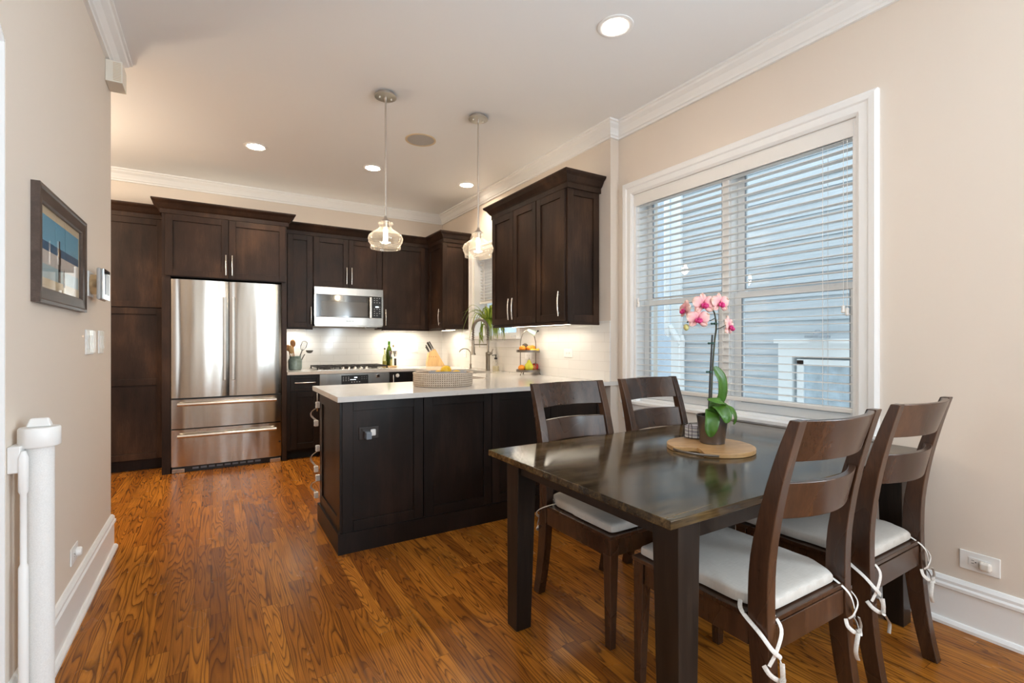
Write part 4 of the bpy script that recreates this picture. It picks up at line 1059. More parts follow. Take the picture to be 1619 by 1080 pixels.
for a, b in zip(loops, loops[1:]):
    for i in range(4): bm.faces.new([a[i], a[(i + 1) % 4], b[(i + 1) % 4], b[i]])
obj('dish', bm, M['greycer'], bw)
def lemon(label, loc, rz, s=1.0, mat=None, name='lemon'):
    bm = BM(); add_lathe(bm, [(0.0, -0.045), (0.006, -0.042), (0.012, -0.036), (0.026, -0.022), (0.031, 0), (0.026, 0.022), (0.012, 0.036), (0.006, 0.043), (0, 0.046)], (0, 0, 0), 20, 'x')
    o = obj(name, bm, mat or M['lemon'], None, smooth=True); o.location = loc; o.rotation_euler = (0, 0, rz); o.scale = (s, s, s); return tag(o, label, 'lemon', 'lemons in the grey dish')
lemon('big yellow lemon on top in the grey dish', (1.445, 3.285, CT + 0.0205 + 0.083), R(20), 1.15)
lemon('lower yellow lemon half hidden in the grey dish', (1.515, 3.255, CT + 0.0205 + 0.053), R(-30), 1.0)
lemon('yellow lemon at the bottom left of the grey dish', (1.395, 3.312, CT + 0.0205 + 0.052), R(70), 1.0)

# two-tier fruit stand
fx, fy = 2.53, 3.835
fs = thing('fruit_stand', 'two-tier wood and wire fruit stand against the tiled wall', 'fruit stand', (fx, fy, CT))
def tray(z, r):
    lathe_obj('tray', [(r - 0.006, z), (r, z), (r, z + 0.022), (r - 0.006, z + 0.022), (r - 0.006, z + 0.010)], M['bronze'], fs, seg=40, closed=True)
    lathe_obj('tray_base', [(r - 0.0065, z + 0.001), (r - 0.0065, z + 0.009), (0, z + 0.009)], M['mango'], fs, seg=40)
tray(0.030, 0.114); tray(0.215, 0.112)
hd = Vector((0.92, -0.4, 0)).normalized()
bm = BM(); pts = []
hs = 0.074
for z_ in (0.03, 0.10, 0.2, 0.28): pts.append(-hd * hs + Vector((0, 0, z_)))
for kk in range(1, 12):
    a = PI * kk / 12; pts.append(-hd * hs * math.cos(a) + Vector((0, 0, 0.28 + 0.148 * math.sin(a))))
for z_ in (0.28, 0.2, 0.10, 0.03): pts.append(hd * hs + Vector((0, 0, z_)))
add_tube(bm, pts, 0.0045, 8); obj('handle', bm, M['bronze'], fs, smooth=True)
for a in (200, 320, 80):
    bm = BM(); d = Vector((math.cos(R(a)), math.sin(R(a)), 0)); add_tube(bm, [d * 0.103 + Vector((0, 0, 0.032)), d * 0.112 + Vector((0, 0, 0.014)), d * 0.120 + Vector((0, 0, 0.003))], 0.005, 8); obj('foot', bm, M['bronze'], fs, smooth=True)
fz1, fz2 = CT + 0.0395, CT + 0.2245
def fruit(name, label, cat, loc, prof, mat, stemh=None, group=None, rot=(0, 0, 0)):
    r = thing(name, label, cat, loc, 0, group); r.rotation_euler = rot
    lathe_obj('flesh', prof, mat, r, seg=24)
    if stemh: 
        bm = BM(); add_tube(bm, [(0, 0, stemh[0]), (0.002, 0, stemh[1])], 0.0018, 6); obj('stem', bm, M['soil'], r)
    return r
def orb(r, sq=0.9): return [(r * math.sin(PI * k / 14), r * sq * (1 - math.cos(PI * k / 14))) for k in range(15)]
apple_p = [(0.0, 0.006), (0.012, 0.001), (0.024, 0.004), (0.036, 0.022), (0.040, 0.042), (0.036, 0.060), (0.022, 0.071), (0.010, 0.070), (0.0, 0.062)]
pear_p = [(0.0, 0.003), (0.016, 0.001), (0.034, 0.014), (0.041, 0.036), (0.036, 0.058), (0.023, 0.078), (0.015, 0.095), (0.010, 0.104), (0.0, 0.106)]
g1 = 'mandarins on the top tier of the fruit stand'
hp = Vector((-0.85, -0.52, 0)); sd = Vector((0.8525, -0.5227, 0))
def ft(a, b, z): return Vector((fx, fy, 0)) + sd * a + (-Vector((0.5227, 0.8525, 0))) * b + Vector((0, 0, z))
fruit('mandarin', 'leftmost mandarin on the upper tray of the fruit stand', 'mandarin', ft(-0.055, 0.055, fz2), orb(0.032, 0.85), M['orange'], (0.05, 0.056), g1)
fruit('mandarin', 'middle mandarin on the upper tray of the fruit stand', 'mandarin', ft(0.012, 0.044, fz2), orb(0.032, 0.85), M['orange'], (0.05, 0.056), g1)
fruit('mandarin', 'rightmost mandarin on the upper tray of the fruit stand', 'mandarin', ft(0.042, -0.030, fz2), orb(0.033, 0.88), M['orange'], (0.05, 0.058), g1)
bn = thing('banana', 'small yellow banana at the front right of the upper tray', 'banana', ft(0.062, 0.062, fz2 + 0.013))
bm = BM(); add_tube(bm, smooth_path([(-0.055, 0.0, 0.0), (-0.03, -0.012, 0), (0.0, -0.015, 0.0), (0.03, -0.008, 0.003), (0.046, 0.004, 0.006)], 4), [0.004] + [0.011] * 14 + [0.008, 0.004], 8); obj('peel', bm, M['banana'], bn, smooth=True)
fruit('avocado', 'dark avocado behind the mandarins on the upper tray', 'avocado', ft(-0.028, -0.04, fz2), orb(0.034, 1.1), plain('dark_rind', (0.05, 0.035, 0.02), 0.5, var=0.3))
fruit('mandarin', 'orange mandarin at the left of the lower tray', 'mandarin', ft(-0.063, 0.050, fz1), orb(0.033, 0.88), M['orange'], (0.05, 0.058))
fruit('pear', 'yellow green pear at the front of the lower tray', 'pear', ft(0.006, 0.068, fz1), pear_p, M['pear'], (0.104, 0.125))
fruit('apple', 'red apple behind the pear on the lower tray', 'apple', ft(0.002, -0.045, fz1), [(a * 0.85, b * 0.95) for a, b in apple_p], M['apple'], (0.062, 0.08))
fruit('apple', 'red apple at the right end of the lower tray', 'apple', ft(0.068, -0.048, fz1), [(a * 0.82, b * 0.95) for a, b in apple_p], M['apple'], (0.058, 0.076))
fruit('peach', 'orange brown peach between the pear and the right apple on the lower tray', 'peach', ft(0.046, 0.016, fz1), orb(0.029, 0.98), M['mangof'])
mc = thing('hanging_cap', 'pale mint cap with dark knob at the top of the fruit stand', 'cap', (fx + hd.x * 0.040, fy + hd.y * 0.04, CT + 0.405))
mcr = Matrix.Rotation(R(118), 4, Vector((0.4, 0.92, 0)).normalized())
bm = BM(); add_lathe(bm, [(0.010, -0.05), (0.018, -0.03), (0.030, 0.03), (0.027, 0.03), (0.015, -0.03), (0.007, -0.046)], (0, 0, 0), 20, closed=True); bmesh.ops.transform(bm, matrix=mcr, verts=bm.verts); obj('cone', bm, M['mint'], mc, smooth=True)
bm = BM(); add_ball(bm, (0.052, -0.02, 0.012), 0.010, 0.010, 0.008, 12); add_tube(bm, [(0.030, -0.01, -0.012), (0.05, -0.02, 0.010)], 0.003, 6); obj('knob', bm, M['black'], mc, smooth=True)

# faucet
fc = thing('spring_faucet', 'tall brushed spring neck faucet behind the sink', 'faucet', (2.535, 4.64, CT))
lathe_obj('base', [(0.030, 0.0003), (0.030, 0.006), (0.024, 0.010), (0.024, 0.16), (0.026, 0.165), (0.026, 0.20), (0.015, 0.205), (0.0125, 0.21), (0.0125, 0.33), (0, 0.33)], M['tapnickel'], fc, seg=24)
bm = BM(); add_tube(bm, [(0.0, -0.02, 0.185), (0.0, -0.075, 0.190)], 0.017, 14); add_tube(bm, [(0.0, -0.075, 0.19), (0.015, -0.085, 0.24)], 0.006, 8); obj('lever', bm, M['tapnickel'], fc, smooth=True)
arcp = [(0, 0, 0.33), (0, 0, 0.45)]
for kk in range(1, 13):
    a = PI * kk / 12; arcp.append((-0.085 + 0.085 * math.cos(a), 0.02 * kk / 12, 0.45 + 0.105 * math.sin(a)))
arcp += [(-0.17, 0.02, 0.33)]
sp = smooth_path(arcp, 4)
bm = BM(); add_tube(bm, sp, 0.009, 8); obj('hose', bm, M['bronze'], fc, smooth=True)
bm = BM(); coil = []
tot = len(sp) - 1
for i in range(tot * 10):
    f = i / 10; i0 = int(f); q = sp[i0].lerp(sp[min(i0 + 1, tot)], f - i0)
    tg = (sp[min(i0 + 1, tot)] - sp[max(i0 - 1, 0)]).normalized(); s = tg.cross(Vector((0, 1, 0.01))).normalized(); u = tg.cross(s)
    ph = i * 2 * PI / 7.5
    coil.append(q + s * 0.0155 * math.cos(ph) + u * 0.0155 * math.sin(ph))
add_tube(bm, coil, 0.0030, 5); obj('spring', bm, M['tapnickel'], fc, smooth=True)
lathe_obj('spray_head', [(0.014, 0.33), (0.016, 0.31), (0.016, 0.27), (0.020, 0.26), (0.020, 0.20), (0.028, 0.185), (0.028, 0.175), (0, 0.175)], M['tapnickel'], fc, (-0.17, 0.02, 0), 20)
bm = BM(); add_tube(bm, [(0, 0, 0.285), (-0.17, 0.02, 0.285)], 0.006, 8); obj('docking_arm', bm, M['tapnickel'], fc, smooth=True)
wf = thing('filter_faucet', 'small gooseneck water tap left of the spring faucet', 'faucet', (2.56, 5.11, CT))
lathe_obj('base', [(0.018, 0.0003), (0.018, 0.006), (0.012, 0.010), (0.012, 0.055), (0.006, 0.06), (0, 0.06)], M['tapnickel'], wf, seg=18)
bm = BM(); pts = [(0, 0, 0.055), (0, 0, 0.18)]
for kk in range(1, 9):
    a = PI * 0.92 * kk / 8; pts.append((-0.055 + 0.055 * math.cos(a), 0.01 * kk, 0.18 + 0.055 * math.sin(a)))
add_tube(bm, smooth_path(pts, 4), 0.0055, 8); obj('spout', bm, M['tapnickel'], wf, smooth=True)
bm = BM(); add_tube(bm, [(0, -0.01, 0.045), (0.0, -0.035, 0.055)], 0.004, 6); obj('lever', bm, M['tapnickel'], wf, smooth=True)
sb = thing('soap_bottle', 'clear glass soap pump bottle right of the spring faucet', 'bottle', (2.555, 4.50, CT))
lathe_obj('body', [(0.036, 0.0004), (0.038, 0.006), (0.038, 0.09), (0.030, 0.108), (0.014, 0.118), (0.014, 0.13)], M['glass'], sb, seg=24)
lathe_obj('soap', [(0.034, 0.003), (0.035, 0.055), (0, 0.055)], pale_oil if False else plain('clear_soap', (0.62, 0.56, 0.38), 0.3), sb, seg=20)
bm = BM(); add_lathe(bm, [(0.016, 0.128), (0.016, 0.145), (0.005, 0.148), (0.005, 0.168), (0.011, 0.170), (0.011, 0.178), (0, 0.178)], (0, 0, 0), 14); add_tube(bm, [(0, 0, 0.174), (-0.035, 0.01, 0.172), (-0.04, 0.011, 0.164)], 0.004, 6); obj('pump', bm, M['iron'], sb, smooth=True)

# spider plant on the kitchen sill
sp_ = thing('spider_plant', 'variegated spider plant in a white pot on the sill above the sink', 'plant', (2.655, 4.83, 1.3025))
lathe_obj('pot', [(0.042, 0.0003), (0.060, 0.10), (0.062, 0.112), (0.056, 0.112), (0.053, 0.10), (0.04, 0.02), (0, 0.018)], M['white'], sp_, seg=28)
lathe_obj('soil', [(0.0535, 0.094), (0, 0.097)], M['soil'], sp_, seg=20)
bm = BM(); uvl = bm.loops.layers.uv.new('UVMap')
def blade(bm, uvl, pts, w, up=Vector((0, 0, 1))):
    pts = smooth_path(pts, 5); n = len(pts); rows = []
    for i, p in enumerate(pts):
        tg = (pts[min(i + 1, n - 1)] - pts[max(i - 1, 0)]).normalized(); s = tg.cross(up)
        if s.length < 1e-3: s = Vector((1, 0, 0))
        s.normalize(); f = i / (n - 1)
        ww = w * (0.55 + 0.45 * min(1, f * 4)) * (1 - max(0, f - 0.45) / 0.55) ** 0.8
        fold = tg.cross(s) * -ww * 0.35
        rows.append([bm.verts.new(p - s * ww + fold), bm.verts.new(p), bm.verts.new(p + s * ww + fold)])
    for a, b in zip(rows, rows[1:]):
        for j in range(2):
            fc_ = bm.faces.new([a[j], a[j + 1], b[j + 1], b[j]])
            for lp, (uu, vv) in zip(fc_.loops, ((j * 0.5, 0), (j * 0.5 + 0.5, 0), (j * 0.5 + 0.5, 1), (j * 0.5, 1))): lp[uvl].uv = (uu, vv)
rnd = random.Random(3)
specs = []
for i in range(46):
    a = R(rnd.uniform(-175, 175)); 
    out = Vector((math.cos(a), math.sin(a), 0))
    L_ = rnd.uniform(0.16, 0.34); hgt = rnd.uniform(0.08, 0.32); dr = rnd.uniform(-0.05, 0.30)
    if out.x > 0.15: out.x *= 0.3; L_ *= 0.7
    b0 = out * 0.02 + Vector((0, 0, 0.095))
    specs.append([b0, b0 + out * L_ * 0.3 + Vector((0, 0, hgt * 0.7)), b0 + out * L_ * 0.65 + Vector((0, 0, hgt * 0.85)), b0 + out * L_ + Vector((0, 0, hgt * 0.75 - dr))])
for p in specs: blade(bm, uvl, p, rnd.uniform(0.009, 0.013))
# hanging runners toward the right and down over the sill
for i in range(30):
    dy = rnd.uniform(-0.50, -0.10); zt = rnd.uniform(-0.16, 0.02)
    b0 = Vector((-0.02, -0.02, 0.10))
    blade(bm, uvl, [b0, b0 + Vector((-0.06, dy * 0.45, 0.09)), b0 + Vector((-0.085, dy * 0.9, 0.02)), b0 + Vector((-0.09, dy * 1.05, zt - 0.02))], rnd.uniform(0.009, 0.013))
for i in range(8):
    b0 = Vector((-0.03, rnd.uniform(-0.05, 0.02), 0.10)); e = rnd.uniform(-0.26, -0.12)
    blade(bm, uvl, [b0, b0 + Vector((-0.07, -0.02, 0.03)), b0 + Vector((-0.095, -0.03 + rnd.uniform(-0.05, 0.05), e * 0.5)), b0 + Vector((-0.09, -0.04 + rnd.uniform(-0.08, 0.08), e))], 0.009)
obj('foliage', bm, M['spider'], sp_, smooth=True)

# ------------------------------------------------------------------ ceiling lights
def can_light(label, x, y, power, group='recessed ceiling lights'):
    t = thing('recessed_light', label, 'ceiling light', (x, y, ZC), 0, group)
    lathe_obj('trim_ring', [(0.097, -0.0004), (0.097, -0.004), (0.088, -0.007), (0.069, -0.004), (0.066, -0.0004)], M['trim'], t, seg=40)
    lathe_obj('lens', [(0.066, -0.0022), (0.0, -0.0022)], M['can'], t, seg=32)
    l = bpy.data.lights.new('can_glow', 'SPOT'); l.energy = power; l.color = (1.0, 0.83, 0.62); l.spot_size = R(150); l.spot_blend = 0.9; l.shadow_soft_size = 0.06
    o = bpy.data.objects.new('can_glow', l); COL.objects.link(o); o.parent = t; o.location = (0, 0, -0.02)
    return t
CANP = 38
can_light('large recessed ceiling light nearest the dining window', 1.85, 1.945, CANP * 0.3)
can_light('recessed ceiling light in front of the refrigerator', 0.30, 4.79, CANP)
can_light('recessed ceiling light between the two pendants in front of the cooktop', 1.318, 4.775, CANP)
can_light('recessed ceiling light above the sink', 2.335, 4.755, CANP * 0.75)
t = thing('ceiling_speaker', 'round flush speaker in the ceiling between the pendants', 'speaker', (1.481, 3.895, ZC))
lathe_obj('rim', [(0.128, -0.0004), (0.128, -0.006), (0.120, -0.009), (0.112, -0.006), (0.112, -0.0004)], M['speakerrim'], t, seg=40)
lathe_obj('grille', [(0.112, -0.004), (0.06, -0.006), (0, -0.0065)], M['speakergrille'], t, seg=40)
def pendant(label, x, y):
    t = thing('pendant_light', label, 'pendant light', (x, y, ZC), 0, 'pendants over the peninsula')
    lathe_obj('canopy', [(0.058, -0.0004), (0.058, -0.016), (0.074, -0.020), (0.074, -0.026), (0, -0.028)], M['nickel'], t, seg=32)
    bm = BM()
    for dx in (-0.04, 0.04): add_lathe(bm, [(0.006, -0.0285), (0.006, -0.036), (0.003, -0.040), (0, -0.040)], (dx, 0, 0), 10)
    obj('screw', bm, M['nickel'], t, smooth=True)
    zt = 2.080 - ZC
    bm = BM(); add_tube(bm, [(0, 0, -0.028), (0, 0, -0.05)], 0.010, 12); add_tube(bm, [(0, 0, -0.05), (0, 0, -0.44)], 0.0062, 12); add_tube(bm, [(0, 0, -0.44), (0, 0, -0.45)], 0.0075, 12); add_tube(bm, [(0, 0, -0.45), (0, 0, zt + 0.015)], 0.0062, 12)
    obj('rod', bm, M['nickel'], t, smooth=True)
    lathe_obj('cap', [(0, zt + 0.022), (0.009, zt + 0.02), (0.014, zt + 0.002), (0.036, zt - 0.018), (0.036, zt - 0.022), (0.022, zt - 0.022), (0.022, zt - 0.062), (0, zt - 0.062)], M['nickel'], t, seg=24)
    g = [(0.034, -0.0225), (0.050, -0.026), (0.052, -0.034), (0.040, -0.044), (0.040, -0.056), (0.052, -0.074), (0.086, -0.094), (0.110, -0.114), (0.1185, -0.136), (0.114, -0.160), (0.102, -0.180), (0.0985, -0.187), (0.102, -0.194), (0.101, -0.206)]
    lathe_obj('shade', [(r, zt + h) for r, h in g] + [(r - 0.0025, zt + h) for r, h in g[::-1]], M['shade'], t, seg=48)
    b = lathe_obj('bulb', [(0.010, zt - 0.063), (0.014, zt - 0.085), (0.0145, zt - 0.150), (0.011, zt - 0.161), (0, zt - 0.166)], M['bulb'], t, seg=18)
    l = bpy.data.lights.new('bulb_glow', 'POINT'); l.energy = 2.6; l.color = (1.0, 0.80, 0.58); l.shadow_soft_size = 0.036
    o = bpy.data.objects.new('bulb_glow', l); COL.objects.link(o); o.parent = t; o.location = (0, 0, zt - 0.118)
    o.visible_glossy = True
    return t
pendant('clear glass pendant lamp hanging left over the peninsula', 1.0, 3.30)
pendant('clear glass pendant lamp hanging right over the peninsula', 1.70, 3.265)

# ------------------------------------------------------------------ wall fittings
def outlet_face(bm, cx, cz, y, horiz):
    pass
def outlet(label, loc, rz, horizontal=True, w=0.118, h=0.074, mat=None, slots=True, decora=True, group='electrical outlets'):
    """wall plate, local front to -y"""
    t = thing('wall_outlet', label, 'outlet', loc, rz, group); mat = mat or M['white']
    bm = BM(); add_box(bm, -w / 2, w / 2, -0.006, -0.0004, -h / 2, h / 2); obj('plate', bm, mat, t, bevel=0.003)
    bm = BM(); iw, ih = (0.068, 0.034) if horizontal else (0.034, 0.068)
    add_box(bm, -iw / 2, iw / 2, -0.0078, -0.0062, -ih / 2, ih / 2); r = obj('receptacle', bm, mat, t, bevel=0.001)
    bm = BM()
    for s in (-1, 1):
        cx, cz = (s * 0.019, 0) if horizontal else (0, s * 0.019)
        if horizontal:
            add_box(bm, cx - 0.006, cx + 0.003, -0.0083, -0.0075, cz + 0.005, cz + 0.0068); add_box(bm, cx - 0.006, cx + 0.003, -0.0083, -0.0075, cz - 0.0068, cz - 0.005); add_box(bm, cx + 0.006, cx + 0.010, -0.0083, -0.0075, cz - 0.002, cz + 0.002)
        else:
            add_box(bm, cx - 0.0068, cx - 0.005, -0.0083, -0.0075, cz - 0.003, cz + 0.006); add_box(bm, cx + 0.005, cx + 0.0068, -0.0083, -0.0075, cz - 0.003, cz + 0.006); add_box(bm, cx - 0.002, cx + 0.002, -0.0083, -0.0075, cz - 0.010, cz - 0.006)
    obj('slots', bm, M['black'], r)
    return t
outlet('white outlet on the back tile left of the knife block', (2.235, YB - 0.009, 1.135), 0)
outlet('white outlet on the side tile right of the fruit stand', (XK - 0.009, 3.36, 1.135), R(-90))
outlet('white outlet on the side tile behind the fruit stand', (XK - 0.009, 3.99, 1.10), R(-90))
outlet('white outlet on the side tile above the filter tap', (XK - 0.009, 5.42, 1.10), R(-90), horizontal=False, w=0.074, h=0.118)
outlet('large white outlet plate low on the wall beside the dining chairs', (XW, 0.704, 0.301), R(-90), w=0.128, h=0.080)
o = None
bm = BM(); add_box(bm, -0.020, 0.020, -0.024, -0.0, -0.019, 0.019); o = obj('plug_cover', bm, plain('cream_plastic', (0.72, 0.68, 0.62), 0.45), None, bevel=0.011, seg=4)
o.location = (XW - 0.0083, 0.682, 0.298); o.rotation_euler = (0, 0, R(-90)); tag(o, 'rounded cream plug in the outlet beside the dining chairs', 'plug')
outlet('white outlet plate low on the left wall above the baseboard', (XL, 2.80, 0.306), R(90), w=0.118, h=0.074)
bm = BM(); add_lathe(bm, [(0.020, 0), (0.020, -0.012), (0.015, -0.018), (0, -0.019)], (0, 0, 0), 20, 'y'); o = obj('plug_cover', bm, M['white'], None, smooth=True); o.location = (XL + 0.0084, 2.82, 0.306); o.rotation_euler = (0, 0, R(90)); tag(o, 'round white plug in the low outlet on the left wall', 'plug')
brown = plain('brown_plate', (0.022, 0.014, 0.011), 0.35)
outlet('dark brown outlet plate on the peninsula panel', (0.781, PY0 + 0.008, 0.688), 0, mat=brown)
c = thing('phone_charger', 'black charger block plugged into the brown outlet', 'charger', (0.768, PY0 + 0.0003, 0.686))
bm = BM(); add_box(bm, -0.016, 0.016, -0.050, -0.001, -0.028, 0.014); obj('block', bm, M['darkscreen'], c, bevel=0.003)
bm = BM(); add_tube(bm, [(-0.030, -0.004, 0.026), (-0.018, -0.03, 0.016)], 0.0025, 6); obj('prong', bm, M['chrome'], c)
bm = BM(); add_box(bm, -0.016, 0.016, -0.014, -0.0005, -0.020, 0.020); o = obj('plug_cover', bm, M['white'], None, bevel=0.008, seg=4); o.location = (0.803, PY0 + 0.0003, 0.690); tag(o, 'rounded white plug beside the black charger', 'plug')
# switches with clear guards
def switch(label, y, gangs):
    t = thing('light_switch', label, 'switch', (XL, y, 1.23), R(90), 'switches on the left wall')
    w = 0.074 + 0.046 * (gangs - 1)
    bm = BM(); add_box(bm, -w / 2, w / 2, -0.006, -0.0004, -0.060, 0.060); obj('plate', bm, M['white'], t, bevel=0.002)
    for g in range(gangs):
        cx = (g - (gangs - 1) / 2) * 0.046
        bm = BM(); add_prism(bm, [(-0.0062, -0.033), (-0.013, -0.033), (-0.0085, 0.0), (-0.011, 0.033), (-0.0062, 0.033)], 0, cx - 0.016, cx + 0.016); obj('rocker', bm, M['white'], t)
        bm = BM(); add_prism(bm, [(-0.007, -0.056), (-0.016, -0.050), (-0.018, 0.010), (-0.015, 0.056), (-0.007, 0.058)], 0, cx - 0.019, cx + 0.019); obj('guard', bm, M['glass'], t)
switch('double white light switch nearer the picture on the left wall', 3.10, 3)
switch('single white light switch next to the end of the left wall', 3.375, 2)
# mounted tablet
t = thing('wall_tablet', 'small white tablet on a round brass mount beside the picture', 'tablet', (XL, 3.125, 1.515), R(90))
box('plate', -0.058, 0.058, -0.006, -0.0004, -0.062, 0.062, M['white'], t, bevel=0.002)
bm = BM(); add_cyl(bm, (0.0, -0.0062, 0), 0.050, -0.030, 'y', 32); obj('mount', bm, plain('brass_ring', (0.62, 0.48, 0.30), 0.25, 1.0), t, smooth=True)
bm = BM(); add_box(bm, -0.075, 0.080, -0.054, -0.0365, -0.078, 0.078); obj('backplate', bm, M['speakergrille'], t, bevel=0.008)
s = box('screen', -0.070, 0.085, -0.066, -0.0545, -0.076, 0.076, M['chrome'], t, bevel=0.003)
box('display', -0.040, 0.055, -0.0675, -0.0662, -0.050, 0.050, M['darkscreen'], s)
# framed print
t = thing('picture_frame', 'brown framed seaside print on the left wall', 'picture', (XL, 0, 0), 0)
fy0, fy1, fz0, fz1_ = 2.228, 2.930, 1.366, 1.776
bm = BM(); fw = 0.058
pr = [(0.0004, 0.0), (0.024, 0.0), (0.025, 0.010), (0.021, 0.016), (0.018, fw - 0.006), (0.013, fw), (0.0004, fw)]
path = [(fy0, fz0), (fy1, fz0), (fy1, fz1_), (fy0, fz1_)]
cs = [(1, 1), (-1, 1), (-1, -1), (1, -1)]
rings = [[bm.verts.new((x, p[0] + c_[0] * q, p[1] + c_[1] * q)) for x, q in pr] for p, c_ in zip(path, cs)]
for i in range(4):
    a, b = rings[i], rings[(i + 1) % 4]
    for j in range(len(pr)): bm.faces.new([a[j], b[j], b[(j + 1) % len(pr)], a[(j + 1) % len(pr)]])
obj('frame', bm, M['frame'], t)
box('mount', 0.0006, 0.006, fy0 + fw, fy1 - fw, fz0 + fw, fz1_ - fw, plain('cream_mount', (0.66, 0.54, 0.37), 0.6), t)
pt = box('print', 0.0062, 0.0075, fy0 + fw + 0.012, fy1 - fw - 0.02, 1.436, fz1_ - fw - 0.030, M['print'], t)
bm = BM()
def sil(pts, y, z, s): add_prism(bm, [(y + a * s, z + b * s) for a, b in pts], 0, 0.0077, 0.0084)
man = [(-0.012, 0), (0.012, 0), (0.012, 0.055), (0.016, 0.06), (0.016, 0.105), (0.006, 0.112), (0.006, 0.135), (-0.006, 0.135), (-0.006, 0.112), (-0.016, 0.105), (-0.016, 0.06), (-0.012, 0.055)]
sil(man, 2.545, 1.462, 1.2); sil([(-0.01, 0), (0.012, 0), (0.008, 0.05), (0.0, 0.07), (-0.008, 0.05)], 2.612, 1.45, 1.0)
obj('figures', bm, M['soil'], pt)
box('glazing', 0.0090, 0.0105, fy0 + fw - 0.004, fy1 - fw + 0.004, fz0 + fw - 0.004, fz1_ - fw + 0.004, glass('picture_glass', (1, 1, 1), 0.05, 0.35), t)
# chime box by the ceiling
t = thing('door_chime', 'small cream chime box high on the end of the left wall', 'chime', (XL, 3.58, 2.762), R(90))
bm = BM(); add_box(bm, -0.075, 0.075, -0.078, -0.001, -0.06, 0.06); cbx = obj('case', bm, plain('cream_case', (0.74, 0.70, 0.62), 0.45), t, bevel=0.003)
bm = BM()
for k_ in range(12): add_box(bm, -0.0765, -0.0748, -0.072, -0.036, -0.050 + k_ * 0.0088, -0.0468 + k_ * 0.0088)
obj('vent', bm, M['speakerrim'], cbx)
# retractable gate
t = thing('baby_gate', 'white retractable baby gate on the left wall at the opening', 'gate', (-0.470, 2.065, 0.0))
lathe_obj('mesh_roll', [(0.0, 0.040), (0.034, 0.042), (0.035, 0.06), (0.035, 0.89), (0.0345, 0.905), (0, 0.905)], plain('gate_mesh', (0.78, 0.78, 0.77), 0.7, var=0.06, scale=300), t, seg=32)
bm = BM(); add_lathe(bm, [(0.048, 0.905), (0.050, 0.908), (0.050, 0.960), (0.047, 0.964), (0, 0.965)], (0, 0, 0), 32); cap = obj('cap', bm, M['white'], t, smooth=True)
bm = BM(); add_hexa(bm, [(-0.030, -0.016, 0.9652), (0.030, -0.016, 0.9652), (0.030, 0.016, 0.9652), (-0.030, 0.016, 0.9652)], [(-0.022, -0.007, 0.992), (0.022, -0.007, 0.992), (0.022, 0.007, 0.992), (-0.022, 0.007, 0.992)]); obj('knob', bm, M['white'], cap, bevel=0.005)
lathe_obj('base', [(0.046, 0.0003), (0.048, 0.004), (0.048, 0.036), (0, 0.0395)], M['white'], t, seg=28)
bm = BM(); rx, ry = -0.024, -0.052
add_lathe(bm, [(0.012, 0.05), (0.012, 0.55), (0.008, 0.56), (0.008, 0.77), (0.012, 0.78), (0.012, 0.88), (0.006, 0.90), (0, 0.90)], (rx, ry, 0), 14); obj('latch_bar', bm, M['white'], t, smooth=True)
bm = BM(); add_box(bm, -0.0595, -0.030, -0.056, 0.02, 0.835, 0.915); obj('wall_bracket', bm, M['white'], t, bevel=0.003)

# ------------------------------------------------------------------ dining table
TZ = 0.752
t = thing('dining_table', 'dark stained wooden dining table pushed to the window', 'table', (1.86, 1.38, 0))
tx0, tx1, ty0, ty1 = 1.032 - 1.86, 2.695 - 1.86, 0.876 - 1.38, 1.885 - 1.38
box('tabletop', tx0, tx1, ty0, ty1, TZ - 0.026, TZ, M['table'], t, bevel=0.003)
lx = (1.082 - 1.86, 2.60 - 1.86 - 0.095); ly = (0.893 - 1.38, 1.808 - 1.38 - 0.095)
for i, xx in enumerate((1.082 - 1.86, 2.505 - 1.86)):
    for j, yy in enumerate((0.893 - 1.38, 1.715 - 1.38)):
        bm = BM(); w = 0.094; wb = 0.074
        ax0 = xx if i == 0 else xx + (w - wb); ay0 = yy if j == 0 else yy + (w - wb)
        if i == 0: ax0 = xx + 0.004
        add_hexa(bm, [(ax0, ay0, 0.0), (ax0 + wb, ay0, 0), (ax0 + wb, ay0 + wb, 0), (ax0, ay0 + wb, 0)], [(xx, yy, TZ - 0.0262), (xx + w, yy, TZ - 0.0262), (xx + w, yy + w, TZ - 0.0262), (xx, yy + w, TZ - 0.0262)])
        obj('leg', bm, M['tableleg'], t, bevel=0.003)
za, zb_ = TZ - 0.082, TZ - 0.0262
for (x0, x1, y0, y1) in ((1.176 - 1.86, 2.505 - 1.86, 0.905 - 1.38, 0.93 - 1.38), (1.176 - 1.86, 2.505 - 1.86, 1.77 - 1.38, 1.795 - 1.38), (1.095 - 1.86, 1.12 - 1.86, 0.987 - 1.38, 1.715 - 1.38), (2.56 - 1.86, 2.585 - 1.86, 0.987 - 1.38, 1.715 - 1.38)):
    box('apron', x0, x1, y0, y1, za, zb_, M['tableleg'], t)

